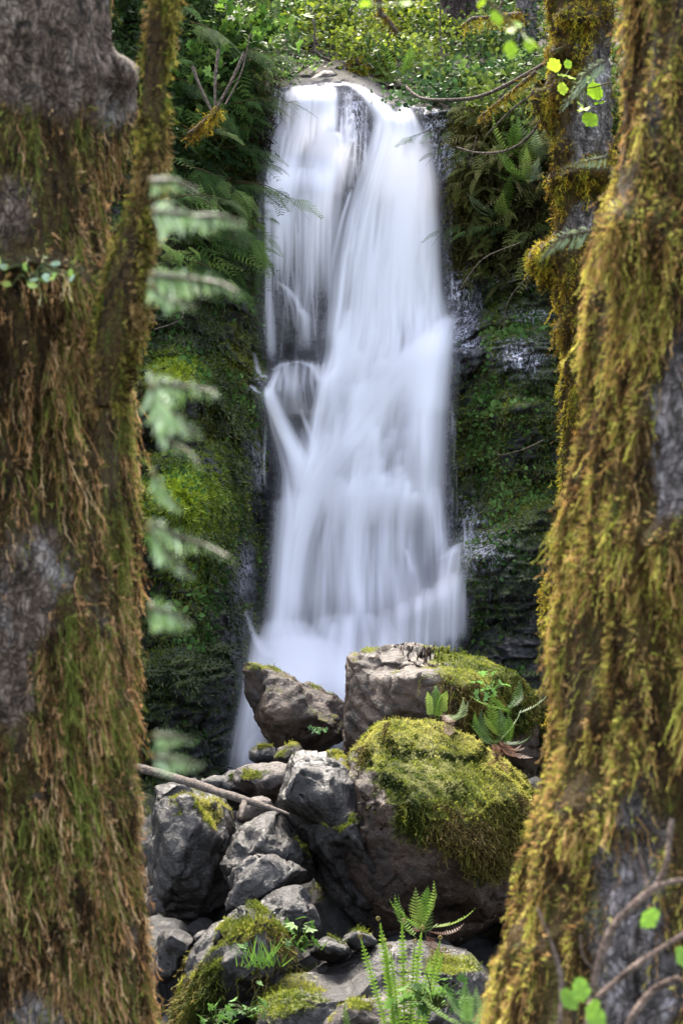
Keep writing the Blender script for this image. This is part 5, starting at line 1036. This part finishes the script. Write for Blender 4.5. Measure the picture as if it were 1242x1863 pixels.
for i, (pts, d_, w_, lb) in enumerate([
    ([(1100, 110), (1070, 130), (1020, 200)], 4.2, 34, 'pale frond in front of the upper bark of the cushion mossed tree'),
    ([(1100, 285), (1060, 295), (1035, 300)], 4.2, 22, 'small pale frond above the widest golden cushion'),
    ([(1070, 420), (1020, 432), (985, 470)], 4.0, 34, 'pale frond over the bulging moss of the cushion mossed tree')]):
    frond_spray(lb, pts, d_, w_, [(.35, .42, .26), (.28, .36, .2)], 530 + i, 'pale blurred fronds by the right trunk')
# bright leaves near the camera, top right
def loose_leaves(label, spots_, d, L, cols, seed, stem=None):
    r = np.random.default_rng(seed); bag = Bag(); pos = np.array([P(x, y, d + r.normal() * .05) for x, y in spots_]); n = len(pos)
    if stem is not None: _, V, F = tube(None, [P(x, y, d) for x, y in stem], np.linspace(.003, .0015, len(stem)), None, seg=5); bag.add(V, F[:1], np.tile([.12, .1, .04], (len(V), 1)))
    if stem is None: stem = [(spots_[0][0] - 6, spots_[0][1] - 14), spots_[0]]
    if stem is not None:
        sp = np.array([P(x, y, d) for x, y in stem]); tt_ = np.linspace(0, len(sp) - 1, 40); sp = np.stack([np.interp(tt_, np.arange(len(sp)), sp[:, k]) for k in range(3)], 1)
        for q_ in pos:
            c_ = sp[np.argmin(((sp - q_) ** 2).sum(1))]; _, V, F = tube(None, [c_, (c_ + q_) / 2 + np.array([0, 0, -.003]), q_], [.0012, .001, .0008], None, seg=4); bag.add(V, F[:1], np.tile([.14, .2, .03], (len(V), 1)))
    bag.inst(BIG, pos, np.stack([r.normal(size=n) * .8, -.35 + r.normal(size=n) * .2, r.normal(size=n) * .6 - .2], 1), L * r.uniform(.6, 1.3, n), np.array(cols)[r.integers(len(cols), size=n)], r, side=np.array([[1., 0, .2]]) + r.normal(size=(n, 3)) * .4)
    setp(bag.build('leafy_twig', M_LEAF, origin=pos[0]), label, 'twig', 'bright leafy twigs near the camera')
loose_leaves('yellow green leaves dangling in the air below the top edge', [(925, 75), (960, 70), (930, 50), (968, 78), (950, 45), (880, 8), (868, -6), (895, 20)], 2.0, .019, [(.28, .42, .02), (.36, .45, .03), (.2, .34, .02)], 1, [(870, -20), (905, 20), (950, 60)])
loose_leaves('bright green leaves against the grey bark of the cushion mossed tree', [(1015, 130), (1030, 138), (1045, 142), (1062, 140), (1035, 125), (1050, 185), (1068, 195), (1085, 190), (1092, 180), (1060, 208), (1020, 150)], 6.2, .06, [(.2, .34, .02), (.28, .38, .03)], 2, [(1110, 150), (1060, 160), (1015, 135)])
loose_leaves('tiny leaves in front of the top left fern bank', [(668, 4), (672, 10), (740, 2)], 2.0, .016, [(.3, .5, .03)], 3, [(660, -20), (672, 10)])
# bright sprigs on the left trunk shelf
herb('small bright green sprouts on the mossy shelf of the left trunk', 60, 520, 3.12, 22, .018, [(.25, .4, .08), (.35, .45, .12), (.3, .42, .3)], 60, tpl=ROUND, rx=60, ry=22, cat='sprouts', name='moss_sprouts')

# ------------------------------------------------------------------ bare branch in front of the right trunk
rb = empty('bare_branch', P(1070, 1900, 2.4), 'pale leafless forked branch with a few leaves in front of the lower right trunk', 'branch')
for pts, r0, r1 in (([(1060, 1920), (1070, 1850), (1084, 1770), (1112, 1690), (1160, 1640), (1198, 1610)], .009, .009), ([(1198, 1612), (1225, 1604), (1290, 1598)], .008, .007), ([(1196, 1612), (1212, 1570), (1216, 1530), (1222, 1490)], .008, .006),
                    ([(1068, 1830), (1120, 1785), (1180, 1740), (1290, 1670)], .009, .007), ([(1015, 1920), (1018, 1850), (1020, 1780), (1000, 1710), (976, 1650)], .008, .004), ([(1110, 1940), (1150, 1850), (1190, 1800), (1235, 1778)], .008, .006), ([(1180, 1625), (1172, 1590), (1160, 1545)], .004, .003), ([(1085, 1770), (1060, 1740), (1055, 1700)], .003, .002)):
    tube('twig', [P(x, y, 2.4 + .02 * math.sin(x)) for x, y in pts], np.linspace(r0, r1, len(pts)) * .55, M_PALE, rb, 9, .003, 5, moss=0.0)
bag = Bag(); r_ = np.random.default_rng(9); lp_ = np.array([P(1085, 1818, 2.35), P(1052, 1778, 2.3), P(1195, 1655, 2.3), P(1232, 1722, 2.3), P(1022, 1800, 2.35), P(1090, 1835, 2.3)])
bag.inst(BIG, lp_, np.stack([r_.normal(size=6) * .5, -.2 + 0 * r_.normal(size=6), -.8 + 0 * r_.normal(size=6)], 1), .032, np.array([.16, .3, .04]), r_, side=np.ones((6, 1)) * np.array([[1., .3, 0]]))
bag.build('leaves', M_LEAF, rb)
